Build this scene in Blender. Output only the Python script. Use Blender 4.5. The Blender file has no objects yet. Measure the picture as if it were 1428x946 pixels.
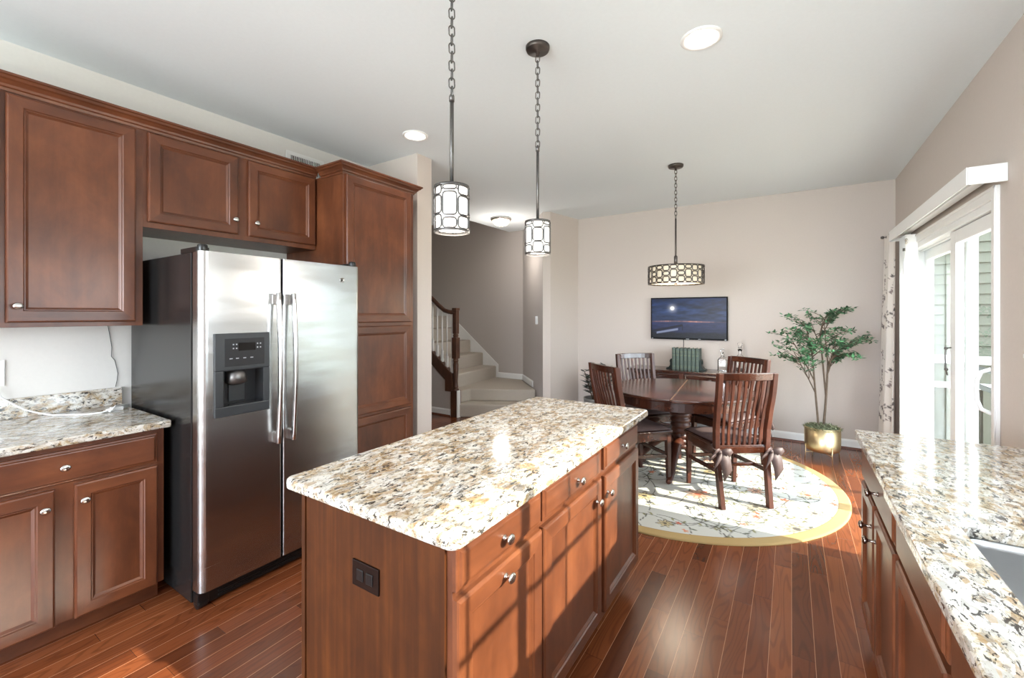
import bpy, bmesh, math, random
import numpy as np
from mathutils import Vector, Matrix

S = bpy.context.scene
COL = S.collection
random.seed(7)
R = math.radians

# ------------------------------------------------------------------ camera
H = 1.45
YAW = math.atan2(389, 606)
cam = bpy.data.cameras.new('camera')
cam.sensor_fit = 'HORIZONTAL'
cam.sensor_width = 36.0
cam.lens = 606.0 / 1428.0 * 36.0
cam.shift_y = -(473.0 - 438.0) / 1428.0
cam.clip_start = 0.02
cam_o = bpy.data.objects.new('camera', cam)
cam_o.location = (0, 0, H)
cam_o.rotation_euler = (R(90), 0, YAW)
COL.objects.link(cam_o)
S.camera = cam_o

# ------------------------------------------------------------------ world, sun, exposure
S.view_settings.view_transform = 'Standard'
S.view_settings.look = 'None'
S.view_settings.gamma = 1.0
S.view_settings.use_curve_mapping = False
S.view_settings.exposure = 1.3

W = bpy.data.worlds.new('world')
S.world = W
W.use_nodes = True
bg = W.node_tree.nodes['Background']
bg.inputs[0].default_value = (0.80, 0.89, 1.0, 1)
bg.inputs[1].default_value = 6.0

sun = bpy.data.lights.new('sun', 'SUN')
sun.energy = 6.4
sun.angle = R(0.6)
sun.color = (1.0, 0.92, 0.79)
sun_o = bpy.data.objects.new('sun', sun)
EL = R(30.0)
sd = Vector((-math.cos(EL), -0.05 * math.cos(EL), -math.sin(EL)))
sun_o.rotation_euler = sd.to_track_quat('-Z', 'Y').to_euler()
sun_o.location = (8, 2, 6)
COL.objects.link(sun_o)


def area(name, loc, direction, sx, sy, energy, color=(1, 1, 1), portal=False):
    l = bpy.data.lights.new(name, 'AREA')
    l.shape = 'RECTANGLE'
    l.size = sx
    l.size_y = sy
    l.energy = energy
    l.color = color
    if portal:
        l.cycles.is_portal = True
    o = bpy.data.objects.new(name, l)
    o.location = loc
    o.rotation_euler = Vector(direction).to_track_quat('-Z', 'Z').to_euler()
    COL.objects.link(o)
    return o


# added fill panel behind the camera, then sky portals at the glazed openings
area('fill_back', (-1.3, -3.42, 1.35), (0, 1, 0.95), 3.3, 2.2, 105, (0.84, 0.91, 1.0))
area('sky_portal_sink_window', (1.10, 1.25, 1.635), (-1, 0, 0), 1.78, 0.77, 1, portal=True)
area('sky_portal_sliding_door', (1.10, 4.28, 1.03), (-1, 0, 0), 1.95, 2.05, 1, portal=True)


# ------------------------------------------------------------------ materials
class NT:
    def __init__(s, name):
        s.m = bpy.data.materials.new(name)
        s.m.use_nodes = True
        s.t = s.m.node_tree
        s.b = s.t.nodes['Principled BSDF']

    def n(s, typ, **kw):
        nd = s.t.nodes.new(typ)
        for k, v in kw.items():
            setattr(nd, k, v)
        return nd

    def link(s, a, b):
        s.t.links.new(a, b)

    def put(s, inp, v):
        if hasattr(v, 'is_output'):
            s.link(v, inp)
        else:
            inp.default_value = v

    def math(s, op, a, b=0.0, c=0.0):
        nd = s.n('ShaderNodeMath', operation=op)
        s.put(nd.inputs[0], a)
        s.put(nd.inputs[1], b)
        s.put(nd.inputs[2], c)
        return nd.outputs[0]

    def coord(s, which='Object', scale=(1, 1, 1), rot=(0, 0, 0), rand=False):
        tc = s.n('ShaderNodeTexCoord')
        o = tc.outputs[which]
        if rand:
            oi = s.n('ShaderNodeObjectInfo')
            vm = s.n('ShaderNodeVectorMath', operation='ADD')
            s.link(o, vm.inputs[0])
            ml = s.math('MULTIPLY', oi.outputs['Random'], 37.0)
            s.link(ml, vm.inputs[1])
            o = vm.outputs[0]
        mp = s.n('ShaderNodeMapping')
        mp.inputs['Scale'].default_value = scale
        mp.inputs['Rotation'].default_value = rot
        s.link(o, mp.inputs[0])
        return mp.outputs[0]

    def noise(s, vec, scale, detail=4, rough=0.55, dist=0.0):
        nd = s.n('ShaderNodeTexNoise')
        s.link(vec, nd.inputs['Vector'])
        nd.inputs['Scale'].default_value = scale
        nd.inputs['Detail'].default_value = detail
        nd.inputs['Roughness'].default_value = rough
        nd.inputs['Distortion'].default_value = dist
        return nd.outputs['Fac']

    def ramp(s, fac, stops, interp='LINEAR'):
        nd = s.n('ShaderNodeValToRGB')
        cr = nd.color_ramp
        cr.interpolation = interp
        while len(cr.elements) > 1:
            cr.elements.remove(cr.elements[-1])
        cr.elements[0].position = stops[0][0]
        cr.elements[0].color = (*stops[0][1], 1)
        for p, c in stops[1:]:
            e = cr.elements.new(p)
            e.color = (*c, 1)
        s.link(fac, nd.inputs[0])
        return nd.outputs[0]

    def mix(s, fac, a, b, blend='MIX'):
        nd = s.n('ShaderNodeMix', data_type='RGBA', blend_type=blend)
        s.put(nd.inputs[0], fac)
        for i, v in ((6, a), (7, b)):
            if isinstance(v, tuple):
                v = (*v, 1) if len(v) == 3 else v
            s.put(nd.inputs[i], v)
        return nd.outputs[2]

    def bump(s, h, strength=0.2, dist=0.01):
        nd = s.n('ShaderNodeBump')
        nd.inputs['Strength'].default_value = strength
        nd.inputs['Distance'].default_value = dist
        s.link(h, nd.inputs['Height'])
        s.link(nd.outputs[0], s.b.inputs['Normal'])

    def base(s, v):
        if isinstance(v, tuple):
            v = (*v, 1)
        s.put(s.b.inputs['Base Color'], v)


def srgb(r, g, b):
    f = lambda c: ((c / 255) / 12.92 if c / 255 <= 0.04045 else ((c / 255 + 0.055) / 1.055) ** 2.4)
    return (f(r), f(g), f(b))


def plain(name, col, rough=0.5, metal=0.0, noise_amt=0.06, nscale=30.0, coat=0.0, bump=0.0):
    t = NT(name)
    v = t.coord('Object')
    f = t.noise(v, nscale, 3)
    lo = tuple(max(0, c * (1 - noise_amt)) for c in col)
    hi = tuple(min(1, c * (1 + noise_amt)) for c in col)
    t.base(t.ramp(f, [(0.3, lo), (0.7, hi)]))
    t.b.inputs['Roughness'].default_value = rough
    t.b.inputs['Metallic'].default_value = metal
    t.b.inputs['Coat Weight'].default_value = coat
    if bump:
        t.bump(f, bump, 0.002)
    return t.m


def glow(name, col, strength, base=(0.8, 0.8, 0.8)):
    t = NT(name)
    t.base(base)
    t.b.inputs['Emission Color'].default_value = (*col, 1)
    t.b.inputs['Emission Strength'].default_value = strength
    t.b.inputs['Roughness'].default_value = 0.4
    return t.m


def wood(name, dark, mid, light, axis='Z', rough=0.36, fine=1.0, coat=0.15, grain=0.28, spec=0.5):
    t = NT(name)
    st = 14.0 * fine
    sc = {'Z': (st, st, 1.1), 'X': (1.1, st, st), 'Y': (st, 1.1, st)}[axis]
    v = t.coord('Object', sc, rand=True)
    a = t.noise(v, 1.4, 6, 0.6, 0.4)
    sc2 = {'Z': (2.2, 2.2, 1.2), 'X': (1.2, 2.2, 2.2), 'Y': (2.2, 1.2, 2.2)}[axis]
    v2 = t.coord('Object', sc2, rand=True)
    b = t.noise(v2, 2.6, 5, 0.62, 0.3)
    f = t.math('ADD', t.math('MULTIPLY', a, grain), t.math('MULTIPLY', b, 1.0 - grain))
    t.base(t.ramp(f, [(0.32, dark), (0.5, mid), (0.68, light)]))
    t.b.inputs['Roughness'].default_value = rough
    t.b.inputs['Coat Weight'].default_value = coat
    t.b.inputs['Coat Roughness'].default_value = 0.25
    t.b.inputs['Specular IOR Level'].default_value = spec
    return t.m


def granite(name):
    t = NT(name)
    v0 = t.coord('Object', (1.0, 0.8, 1.0), (0, 0, R(20)))
    v = t.coord('Object', (2.1, 1.0, 2.1), (0, 0, R(62)))
    n1 = t.noise(v0, 17, 6, 0.72, 0.5)
    c = t.ramp(n1, [(0.33, srgb(132, 108, 80)), (0.42, srgb(186, 160, 124)), (0.49, srgb(216, 204, 184)), (0.58, srgb(238, 234, 226))])
    vo = t.n('ShaderNodeTexVoronoi', feature='F1')
    t.link(v, vo.inputs['Vector'])
    vo.inputs['Scale'].default_value = 34
    sep = t.n('ShaderNodeSeparateColor')
    t.link(vo.outputs['Color'], sep.inputs[0])
    c = t.mix(t.math('MULTIPLY', t.math('GREATER_THAN', sep.outputs[0], 0.70), 0.45), c, srgb(242, 238, 232))
    c = t.mix(t.math('MULTIPLY', t.math('LESS_THAN', sep.outputs[1], 0.16), 0.5), c, srgb(158, 150, 140))
    c = t.mix(t.math('MULTIPLY', t.math('LESS_THAN', sep.outputs[2], 0.12), 0.55), c, srgb(176, 138, 92))
    g = t.noise(v, 22, 5, 0.7, 1.0)
    c = t.mix(t.math('MULTIPLY', t.ramp(g, [(0.56, (0, 0, 0)), (0.60, (1, 1, 1))]), 0.6), c, srgb(128, 116, 104))
    f = t.noise(v, 33, 4, 0.62, 0.7)
    c = t.mix(t.math('MULTIPLY', t.ramp(f, [(0.575, (0, 0, 0)), (0.605, (1, 1, 1))]), 0.92), c, srgb(50, 45, 43))
    k = t.noise(v, 75, 3, 0.6, 0.3)
    c = t.mix(t.math('MULTIPLY', t.ramp(k, [(0.61, (0, 0, 0)), (0.65, (1, 1, 1))]), 0.8), c, srgb(60, 52, 48))
    c = t.mix(1.0, c, (0.80, 0.80, 0.80), 'MULTIPLY')
    t.base(c)
    t.b.inputs['Roughness'].default_value = 0.09
    t.b.inputs['Specular IOR Level'].default_value = 0.6
    return t.m


def floor_mat():
    t = NT('oak_floor')
    tc = t.n('ShaderNodeTexCoord')
    sep = t.n('ShaderNodeSeparateXYZ')
    t.link(tc.outputs['Object'], sep.inputs[0])
    x, y = sep.outputs[0], sep.outputs[1]
    u = t.math('DIVIDE', t.math('ADD', x, 20.0), 0.083)
    row = t.math('FLOOR', u)
    fu = t.math('FRACT', u)
    wn = t.n('ShaderNodeTexWhiteNoise', noise_dimensions='1D')
    t.link(row, wn.inputs['W'])
    vv = t.math('ADD', t.math('DIVIDE', t.math('ADD', y, 20.0), 0.95), t.math('MULTIPLY', wn.outputs['Value'], 7.3))
    pl = t.math('FLOOR', vv)
    fv = t.math('FRACT', vv)
    cb = t.n('ShaderNodeCombineXYZ')
    t.link(row, cb.inputs[0])
    t.link(pl, cb.inputs[1])
    w2 = t.n('ShaderNodeTexWhiteNoise', noise_dimensions='3D')
    t.link(cb.outputs[0], w2.inputs['Vector'])
    rnd = w2.outputs['Value']
    # grain
    off = t.n('ShaderNodeVectorMath', operation='MULTIPLY_ADD')
    t.link(w2.outputs['Color'], off.inputs[0])
    off.inputs[1].default_value = (9, 9, 9)
    t.link(tc.outputs['Object'], off.inputs[2])
    mp = t.n('ShaderNodeMapping')
    mp.inputs['Scale'].default_value = (9.0, 1.1, 1)
    t.link(off.outputs[0], mp.inputs[0])
    cath = t.noise(mp.outputs[0], 1.0, 1.5, 0.4, 0.3)
    rings = t.math('SINE', t.math('MULTIPLY', cath, 95.0))
    mp2 = t.n('ShaderNodeMapping')
    mp2.inputs['Scale'].default_value = (110.0, 5.0, 1)
    t.link(off.outputs[0], mp2.inputs[0])
    fine = t.noise(mp2.outputs[0], 1.0, 4, 0.6)
    base = t.ramp(rnd, [(0.0, srgb(88, 45, 25)), (0.35, srgb(114, 60, 34)), (0.7, srgb(127, 69, 39)), (1.0, srgb(142, 80, 46))])
    g = t.math('ADD', t.math('MULTIPLY', t.ramp(rings, [(0.35, (0, 0, 0)), (0.95, (1, 1, 1))]), 0.26), t.math('MULTIPLY', fine, 0.36))
    c = t.mix(g, base, srgb(62, 30, 17))
    du = t.math('MINIMUM', fu, t.math('SUBTRACT', 1.0, fu))
    dv = t.math('MINIMUM', fv, t.math('SUBTRACT', 1.0, fv))
    gap = t.math('LESS_THAN', du, 0.013)
    gapv = t.math('LESS_THAN', dv, 0.0011)
    c = t.mix(t.math('MULTIPLY', gap, 0.62), c, srgb(206, 150, 112))  # pale tint paints the highlight on the plank bevels along each joint
    c = t.mix(t.math('MULTIPLY', gapv, 0.8), c, srgb(60, 32, 20))
    t.base(c)
    t.b.inputs['Roughness'].default_value = 0.24
    t.put(t.b.inputs['Roughness'], t.math('ADD', 0.22, t.math('MULTIPLY', fine, 0.05)))
    return t.m


def steel(name, col, rough=0.24, axis='Y', wav=0.02):
    t = NT(name)
    sc = {'Y': (60, 0.9, 420), 'Z': (200, 200, 1.5), 'X': (1.5, 60, 260)}[axis]
    v = t.coord('Object', sc)
    f = t.noise(v, 1.0, 3)
    t.base(t.ramp(f, [(0.3, tuple(c * 0.975 for c in col)), (0.7, col)]))
    t.b.inputs['Metallic'].default_value = 1.0
    t.put(t.b.inputs['Roughness'], t.math('ADD', rough - 0.008, t.math('MULTIPLY', f, 0.016)))
    if wav:
        v2 = t.coord('Object', (1, 0.9, 3.2))
        w = t.noise(v2, 2.2, 1.5)
        t.bump(w, wav * 4, 0.06)
    return t.m


def vcol(name, rough=0.8, emit=0.0, bumpscale=0.0):
    t = NT(name)
    a = t.n('ShaderNodeVertexColor', layer_name='Col')
    c = a.outputs[0]
    if emit:
        t.base((0.01, 0.01, 0.012))
        t.link(c, t.b.inputs['Emission Color'])
        t.b.inputs['Emission Strength'].default_value = emit
    else:
        t.base(c)
    t.b.inputs['Roughness'].default_value = rough
    if bumpscale:
        v = t.coord('Object')
        t.bump(t.noise(v, bumpscale, 3), 0.4, 0.004)
    return t.m


def glass(name, col=(1, 1, 1), rough=0.0, thin=True):
    t = NT(name)
    if thin:
        # architectural pane: clear with a fresnel sheen
        out = t.t.nodes['Material Output']
        tr = t.n('ShaderNodeBsdfTransparent')
        tr.inputs[0].default_value = (*col, 1)
        gl = t.n('ShaderNodeBsdfGlossy')
        gl.inputs['Roughness'].default_value = 0.01
        fr = t.n('ShaderNodeFresnel')
        fr.inputs['IOR'].default_value = 1.35
        mx = t.n('ShaderNodeMixShader')
        ge = t.n('ShaderNodeNewGeometry')
        front = t.math('SUBTRACT', 1.0, ge.outputs['Backfacing'])
        t.link(t.math('MULTIPLY', fr.outputs[0], front), mx.inputs[0])
        t.link(tr.outputs[0], mx.inputs[1])
        t.link(gl.outputs[0], mx.inputs[2])
        t.link(mx.outputs[0], out.inputs[0])
    else:
        t.base(col)
        t.b.inputs['Transmission Weight'].default_value = 1.0
        t.b.inputs['Roughness'].default_value = rough
        t.b.inputs['IOR'].default_value = 1.45
    return t.m


def leaf_mat(name, a, b, c, rough=0.45):
    t = NT(name)
    g = t.n('ShaderNodeNewGeometry')
    t.base(t.ramp(g.outputs['Random Per Island'], [(0.0, a), (0.5, b), (1.0, c)]))
    t.b.inputs['Roughness'].default_value = rough
    return t.m


WC = [srgb(72, 38, 22), srgb(97, 53, 31), srgb(120, 69, 41)]
M = {}
M['wood_v'] = wood('cherry_vertical', *WC, axis='Z')
M['wood_h'] = wood('cherry_horizontal', *WC, axis='X')
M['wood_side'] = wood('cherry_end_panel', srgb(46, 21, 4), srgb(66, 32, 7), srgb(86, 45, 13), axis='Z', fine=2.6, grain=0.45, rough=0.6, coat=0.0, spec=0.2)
M['wood_dark'] = wood('cherry_recess', srgb(50, 26, 16), srgb(64, 34, 20), srgb(78, 42, 26), axis='X')
M['dine_v'] = wood('espresso_cherry_vertical', srgb(42, 17, 9), srgb(67, 30, 16), srgb(92, 45, 24), axis='Z', rough=0.42, coat=0.05)
M['dine_h'] = wood('espresso_cherry', srgb(38, 16, 9), srgb(58, 27, 15), srgb(80, 40, 22), axis='X', rough=0.2, coat=0.5)
M['stair_wood'] = wood('stained_oak_rail', srgb(52, 32, 22), srgb(78, 48, 33), srgb(104, 66, 45), axis='Z')
M['granite'] = granite('cream_granite')
M['floor'] = floor_mat()
M['wall'] = plain('greige_paint', srgb(204, 193, 185), 0.75, 0, 0.012, 60, bump=0.03)
M['wall_kitchen'] = plain('pale_grey_paint', srgb(222, 219, 214), 0.75, 0, 0.012, 60, bump=0.03)
M['wall_hall'] = plain('taupe_paint', srgb(190, 182, 177), 0.75, 0, 0.012, 60, bump=0.03)
M['ceiling'] = plain('white_ceiling_paint', srgb(230, 236, 240), 0.85, 0, 0.01, 50)
M['trim'] = plain('white_semigloss_paint', srgb(238, 237, 235), 0.35, 0, 0.01, 40)
M['shoe'] = plain('stained_shoe_moulding', srgb(96, 52, 34), 0.4, 0, 0.1, 20)
M['vinyl'] = plain('white_vinyl', srgb(240, 241, 240), 0.3, 0, 0.01, 40)
M['blind'] = plain('white_blind_vane', srgb(240, 239, 236), 0.5, 0, 0.01, 40)
M['nickel'] = plain('brushed_nickel', (0.62, 0.60, 0.57), 0.25, 1.0, 0.05, 60)
M['bronze_knob'] = plain('dark_nickel', (0.30, 0.25, 0.22), 0.25, 1.0, 0.05, 60)
M['bronze'] = plain('oil_rubbed_bronze', (0.10, 0.085, 0.078), 0.38, 0.9, 0.08, 60)
M['pewter'] = plain('pewter_metal', (0.15, 0.143, 0.138), 0.4, 0.9, 0.06, 60)
M['steel'] = steel('stainless_steel', (0.45, 0.445, 0.44), 0.27, 'Y', 0.02)
M['steel_handle'] = steel('stainless_handle', (0.56, 0.55, 0.54), 0.2, 'Z', 0)
M['sink'] = steel('sink_steel', (0.50, 0.51, 0.52), 0.3, 'Y', 0)
M['fridge_side'] = plain('charcoal_enamel', srgb(36, 35, 35), 0.2, 0.3, 0.05, 200)
M['black'] = plain('black_plastic', srgb(18, 18, 18), 0.3, 0, 0.1, 60)
M['bezel'] = plain('matt_black_plastic', srgb(14, 14, 15), 0.55)
M['bezel'].node_tree.nodes['Principled BSDF'].inputs['Specular IOR Level'].default_value = 0.12
M['dispenser'] = plain('grey_plastic', srgb(54, 56, 58), 0.3, 0.1, 0.04, 60)
M['dark_plastic'] = plain('dark_grey_plastic', srgb(44, 45, 47), 0.2, 0.1, 0.04, 60)
M['display'] = plain('black_glass', srgb(12, 13, 15), 0.08, 0, 0.1, 60)
M['mark'] = plain('pale_grey_print', srgb(170, 174, 178), 0.5, 0, 0.02, 60)
M['outlet_brown'] = plain('dark_brown_plastic', srgb(26, 13, 8), 0.5, 0, 0.08, 60)
M['outlet_brown'].node_tree.nodes['Principled BSDF'].inputs['Specular IOR Level'].default_value = 0.12
M['white_plastic'] = plain('white_plastic', srgb(240, 240, 238), 0.3, 0, 0.01, 60)
M['black_wire'] = plain('black_wire', srgb(40, 40, 40), 0.5, 0, 0.05, 60)
M['can_glow'] = glow('lamp_lens_glow', (1.0, 0.95, 0.86), 5)
M['pend_glow'] = glow('frosted_glass_glow', (1.0, 0.95, 0.88), 0.75, (0.9, 0.88, 0.84))
M['drum_glow'] = glow('cream_linen_glow', (1.0, 0.84, 0.58), 0.16, (0.62, 0.56, 0.45))
M['flush_glow'] = glow('alabaster_glow', (1.0, 0.86, 0.62), 0.9, (0.9, 0.85, 0.75))
M['carpet'] = plain('beige_carpet', srgb(182, 172, 160), 0.95, 0, 0.12, 220, bump=0.6)
M['rug'] = vcol('floral_wool_rug', 0.95, 0, 220)
M['tv'] = vcol('tv_picture', 0.35, 0.36)
M['tv'].node_tree.nodes['Principled BSDF'].inputs['Specular IOR Level'].default_value = 0.15
M['curtain'] = vcol('floral_curtain_cloth', 0.85)
M['cushion'] = plain('mauve_brown_cloth', srgb(84, 66, 64), 0.7, 0, 0.12, 90, bump=0.2)
M['ribbon'] = plain('mauve_brown_ribbon', srgb(78, 60, 57), 0.6, 0, 0.1, 90)
M['brass'] = plain('brushed_brass', (0.72, 0.58, 0.34), 0.36, 1.0, 0.05, 60)
M['moss'] = leaf_mat('grey_green_moss', srgb(78, 84, 58), srgb(116, 122, 92), srgb(150, 150, 118), 0.9)
M['leaf'] = leaf_mat('green_leaf', srgb(48, 66, 46), srgb(66, 112, 74), srgb(104, 160, 116))
M['leaf_dark'] = leaf_mat('dark_green_leaf', srgb(20, 30, 24), srgb(32, 44, 36), srgb(50, 62, 50), 0.3)
M['bark'] = plain('grey_brown_bark', srgb(92, 76, 62), 0.8, 0, 0.2, 40, bump=0.3)
M['book'] = plain('green_cloth_cover', srgb(84, 97, 90), 0.6, 0, 0.14, 60)
M['seam'] = plain('pale_worn_seam', srgb(112, 82, 60), 0.5)
M['gilt'] = plain('dull_gilt_lettering', srgb(128, 136, 104), 0.5, 0.2, 0.1, 90)
M['paper'] = plain('page_paper', srgb(214, 204, 182), 0.8, 0, 0.05, 90)
M['bookend'] = plain('dark_verdigris_metal', srgb(34, 42, 38), 0.4, 0.6, 0.15, 50)
M['crystal'] = glass('crystal_glass', (1, 1, 1), 0.0, thin=False)
M['pane'] = glass('window_glass', (0.955, 0.985, 0.975))
M['siding'] = plain('sage_vinyl_siding', srgb(62, 63, 48), 0.6, 0, 0.03, 20)
M['deckwood'] = plain('weathered_deck_wood', srgb(150, 138, 122), 0.8, 0, 0.15, 12)
M['rail_dark'] = plain('dark_rail_paint', srgb(22, 27, 26), 0.5, 0, 0.05, 20)
M['grass'] = plain('lawn', srgb(96, 112, 66), 0.95, 0, 0.3, 4)
M['pot_grey'] = plain('grey_ceramic', srgb(120, 118, 114), 0.4, 0, 0.05, 20)


# ------------------------------------------------------------------ mesh builder
class MB:
    def __init__(s):
        s.v, s.f, s.mi, s.sm = [], [], [], []

    def add(s, verts, faces, mi=0, smooth=False):
        o = len(s.v)
        s.v += [tuple(p) for p in verts]
        s.f += [tuple(i + o for i in f) for f in faces]
        s.mi += [mi] * len(faces)
        s.sm += [smooth] * len(faces)
        return s

    def box(s, x0, y0, z0, x1, y1, z1, mi=0):
        x0, x1 = min(x0, x1), max(x0, x1)
        y0, y1 = min(y0, y1), max(y0, y1)
        z0, z1 = min(z0, z1), max(z0, z1)
        v = [(x0, y0, z0), (x1, y0, z0), (x1, y1, z0), (x0, y1, z0), (x0, y0, z1), (x1, y0, z1), (x1, y1, z1), (x0, y1, z1)]
        f = [(0, 3, 2, 1), (4, 5, 6, 7), (0, 1, 5, 4), (1, 2, 6, 5), (2, 3, 7, 6), (3, 0, 4, 7)]
        return s.add(v, f, mi)

    def bar(s, p0, p1, w, h, up=(0, 0, 1), mi=0, w1=None, h1=None):
        p0, p1 = Vector(p0), Vector(p1)
        d = (p1 - p0).normalized()
        r = d.cross(Vector(up))
        if r.length < 1e-5:
            r = d.cross(Vector((0, 1, 0)))
        r.normalize()
        u = r.cross(d)
        w1 = w if w1 is None else w1
        h1 = h if h1 is None else h1
        v = []
        for p, a, b in ((p0, w, h), (p1, w1, h1)):
            for sx, sy in ((-1, -1), (1, -1), (1, 1), (-1, 1)):
                v.append(p + r * (sx * a / 2) + u * (sy * b / 2))
        f = [(0, 3, 2, 1), (4, 5, 6, 7), (0, 1, 5, 4), (1, 2, 6, 5), (2, 3, 7, 6), (3, 0, 4, 7)]
        return s.add(v, f, mi)

    def prism(s, poly, a0, a1, axis='Z', mi=0):
        """poly of 2D points extruded along axis; X: (y,z), Y: (x,z), Z: (x,y)"""
        n = len(poly)
        mk = {'Z': lambda p, a: (p[0], p[1], a), 'X': lambda p, a: (a, p[0], p[1]), 'Y': lambda p, a: (p[0], a, p[1])}[axis]
        v = [mk(p, a0) for p in poly] + [mk(p, a1) for p in poly]
        f = [tuple(range(n))[::-1], tuple(range(n, 2 * n))]
        f += [(i, (i + 1) % n, n + (i + 1) % n, n + i) for i in range(n)]
        return s.add(v, f, mi)

    def lathe(s, prof, n=24, c=(0, 0, 0), mi=0, smooth=True, axis=(0, 0, 1), cap=True, sx=1.0, sy=1.0):
        q = Vector((0, 0, 1)).rotation_difference(Vector(axis).normalized())
        c = Vector(c)
        v, f = [], []
        for r, z in prof:
            for i in range(n):
                a = 2 * math.pi * i / n
                v.append(c + q @ Vector((r * math.cos(a) * sx, r * math.sin(a) * sy, z)))
        for j in range(len(prof) - 1):
            for i in range(n):
                k = (i + 1) % n
                f.append((j * n + i, j * n + k, (j + 1) * n + k, (j + 1) * n + i))
        if cap:
            if prof[0][0] > 1e-6:
                f.append(tuple(range(n))[::-1])
            if prof[-1][0] > 1e-6:
                o = (len(prof) - 1) * n
                f.append(tuple(range(o, o + n)))
        return s.add(v, f, mi, smooth)

    def cyl(s, p0, p1, r0, r1=None, n=16, mi=0, smooth=True):
        r1 = r0 if r1 is None else r1
        d = Vector(p1) - Vector(p0)
        return s.lathe([(r0, 0), (r1, d.length)], n, p0, mi, smooth, d)

    def tube(s, pts, r, n=8, closed=False, mi=0, smooth=True, flat=1.0):
        pts = [Vector(p) for p in pts]
        N = len(pts)
        rs = r if isinstance(r, (list, tuple)) else [r] * N
        tan = []
        for i in range(N):
            if closed:
                d = pts[(i + 1) % N] - pts[i - 1]
            else:
                d = pts[min(i + 1, N - 1)] - pts[max(i - 1, 0)]
            tan.append(d.normalized())
        up = Vector((0, 0, 1)) if abs(tan[0].z) < 0.9 else Vector((0, 1, 0))
        nrm = tan[0].cross(up).normalized()
        v, f = [], []
        for i in range(N):
            if i:
                q = tan[i - 1].rotation_difference(tan[i])
                nrm = (q @ nrm)
                nrm = (nrm - tan[i] * nrm.dot(tan[i])).normalized()
            b = tan[i].cross(nrm)
            for k in range(n):
                a = 2 * math.pi * k / n
                v.append(pts[i] + (nrm * math.cos(a) + b * math.sin(a) * flat) * rs[i])
        L = N if closed else N - 1
        for i in range(L):
            j = (i + 1) % N
            for k in range(n):
                l = (k + 1) % n
                f.append((i * n + k, i * n + l, j * n + l, j * n + k))
        if not closed:
            f.append(tuple(range(n))[::-1])
            f.append(tuple(range((N - 1) * n, N * n)))
        return s.add(v, f, mi, smooth)

    def sphere(s, c, r, n=12, m=8, sc=(1, 1, 1), mi=0):
        c = Vector(c)
        v, f = [], []
        for j in range(m + 1):
            p = math.pi * j / m
            for i in range(n):
                a = 2 * math.pi * i / n
                v.append((c.x + r * sc[0] * math.sin(p) * math.cos(a), c.y + r * sc[1] * math.sin(p) * math.sin(a), c.z - r * sc[2] * math.cos(p)))
        for j in range(m):
            for i in range(n):
                k = (i + 1) % n
                f.append((j * n + i, j * n + k, (j + 1) * n + k, (j + 1) * n + i))
        return s.add(v, f, mi, True)

    def nested(s, x0, x1, z0, z1, prof, miv=0, mih=1):
        """panel in the xz plane, facing -y: prof = [(inset, y)], miv/mih = grain slots"""
        v = []
        for ins, y in prof:
            v += [(x0 + ins, y, z0 + ins), (x1 - ins, y, z0 + ins), (x1 - ins, y, z1 - ins), (x0 + ins, y, z1 - ins)]
        fh, fv = [], []
        for j in range(len(prof) - 1):
            a, b = 4 * j, 4 * j + 4
            fh.append((a, a + 1, b + 1, b))
            fv.append((a + 1, a + 2, b + 2, b + 1))
            fh.append((a + 2, a + 3, b + 3, b + 2))
            fv.append((a + 3, a, b, b + 3))
        e = 4 * (len(prof) - 1)
        s.add(v, [], 0)
        o = len(s.v) - len(v)
        for fs, m in ((fh, mih), (fv + [(e, e + 1, e + 2, e + 3), (3, 2, 1, 0)], miv)):
            for q in fs:
                s.f.append(tuple(i + o for i in q))
                s.mi.append(m)
                s.sm.append(False)
        return s

    def build(s, name, mats, parent=None, loc=None, rz=0.0, bevel=0.0, seg=2, subsurf=0, auto=False):
        me = bpy.data.meshes.new(name)
        me.from_pydata(s.v, [], s.f)
        if not isinstance(mats, (list, tuple)):
            mats = [mats]
        for m in mats:
            me.materials.append(M[m] if isinstance(m, str) else m)
        me.polygons.foreach_set('material_index', s.mi)
        me.polygons.foreach_set('use_smooth', s.sm)
        bm = bmesh.new()
        bm.from_mesh(me)
        bmesh.ops.recalc_face_normals(bm, faces=bm.faces)
        bm.to_mesh(me)
        bm.free()
        me.update()
        o = bpy.data.objects.new(name, me)
        COL.objects.link(o)
        if parent:
            o.parent = parent
        if loc is not None:
            o.location = loc
        o.rotation_euler.z = rz
        if bevel:
            b = o.modifiers.new('bevel', 'BEVEL')
            b.width = bevel
            b.segments = seg
            b.limit_method = 'ANGLE'
            b.angle_limit = R(40)
        if subsurf:
            b = o.modifiers.new('subsurf', 'SUBSURF')
            b.levels = b.render_levels = subsurf
        return o


def thing(name, label, cat, loc=(0, 0, 0), rz=0.0, group=None):
    o = bpy.data.objects.new(name, None)
    o.empty_display_size = 0.1
    COL.objects.link(o)
    o.location = loc
    o.rotation_euler.z = rz
    return tag(o, label, cat, group)


def tag(o, label=None, cat=None, group=None, kind=None):
    if label:
        o['label'] = label
    if cat:
        o['category'] = cat
    if group:
        o['group'] = group
    if kind:
        o['kind'] = kind
    return o


def struct(o, label, cat):
    return tag(o, label, cat, None, 'structure')


def dup(root, loc, rz, label, group=None):
    r = root.copy()
    COL.objects.link(r)
    r.location = loc
    r.rotation_euler.z = rz
    r['label'] = label
    if group:
        r['group'] = group

    def rec(a, b):
        for ch in list(a.children):
            c = ch.copy()
            COL.objects.link(c)
            c.parent = b
            rec(ch, c)
    rec(root, r)
    return r


# ------------------------------------------------------------------ room shell
CZ = 2.839
LW, RW, FY = -3.36, 0.906, 5.90
BY = -3.5

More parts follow.
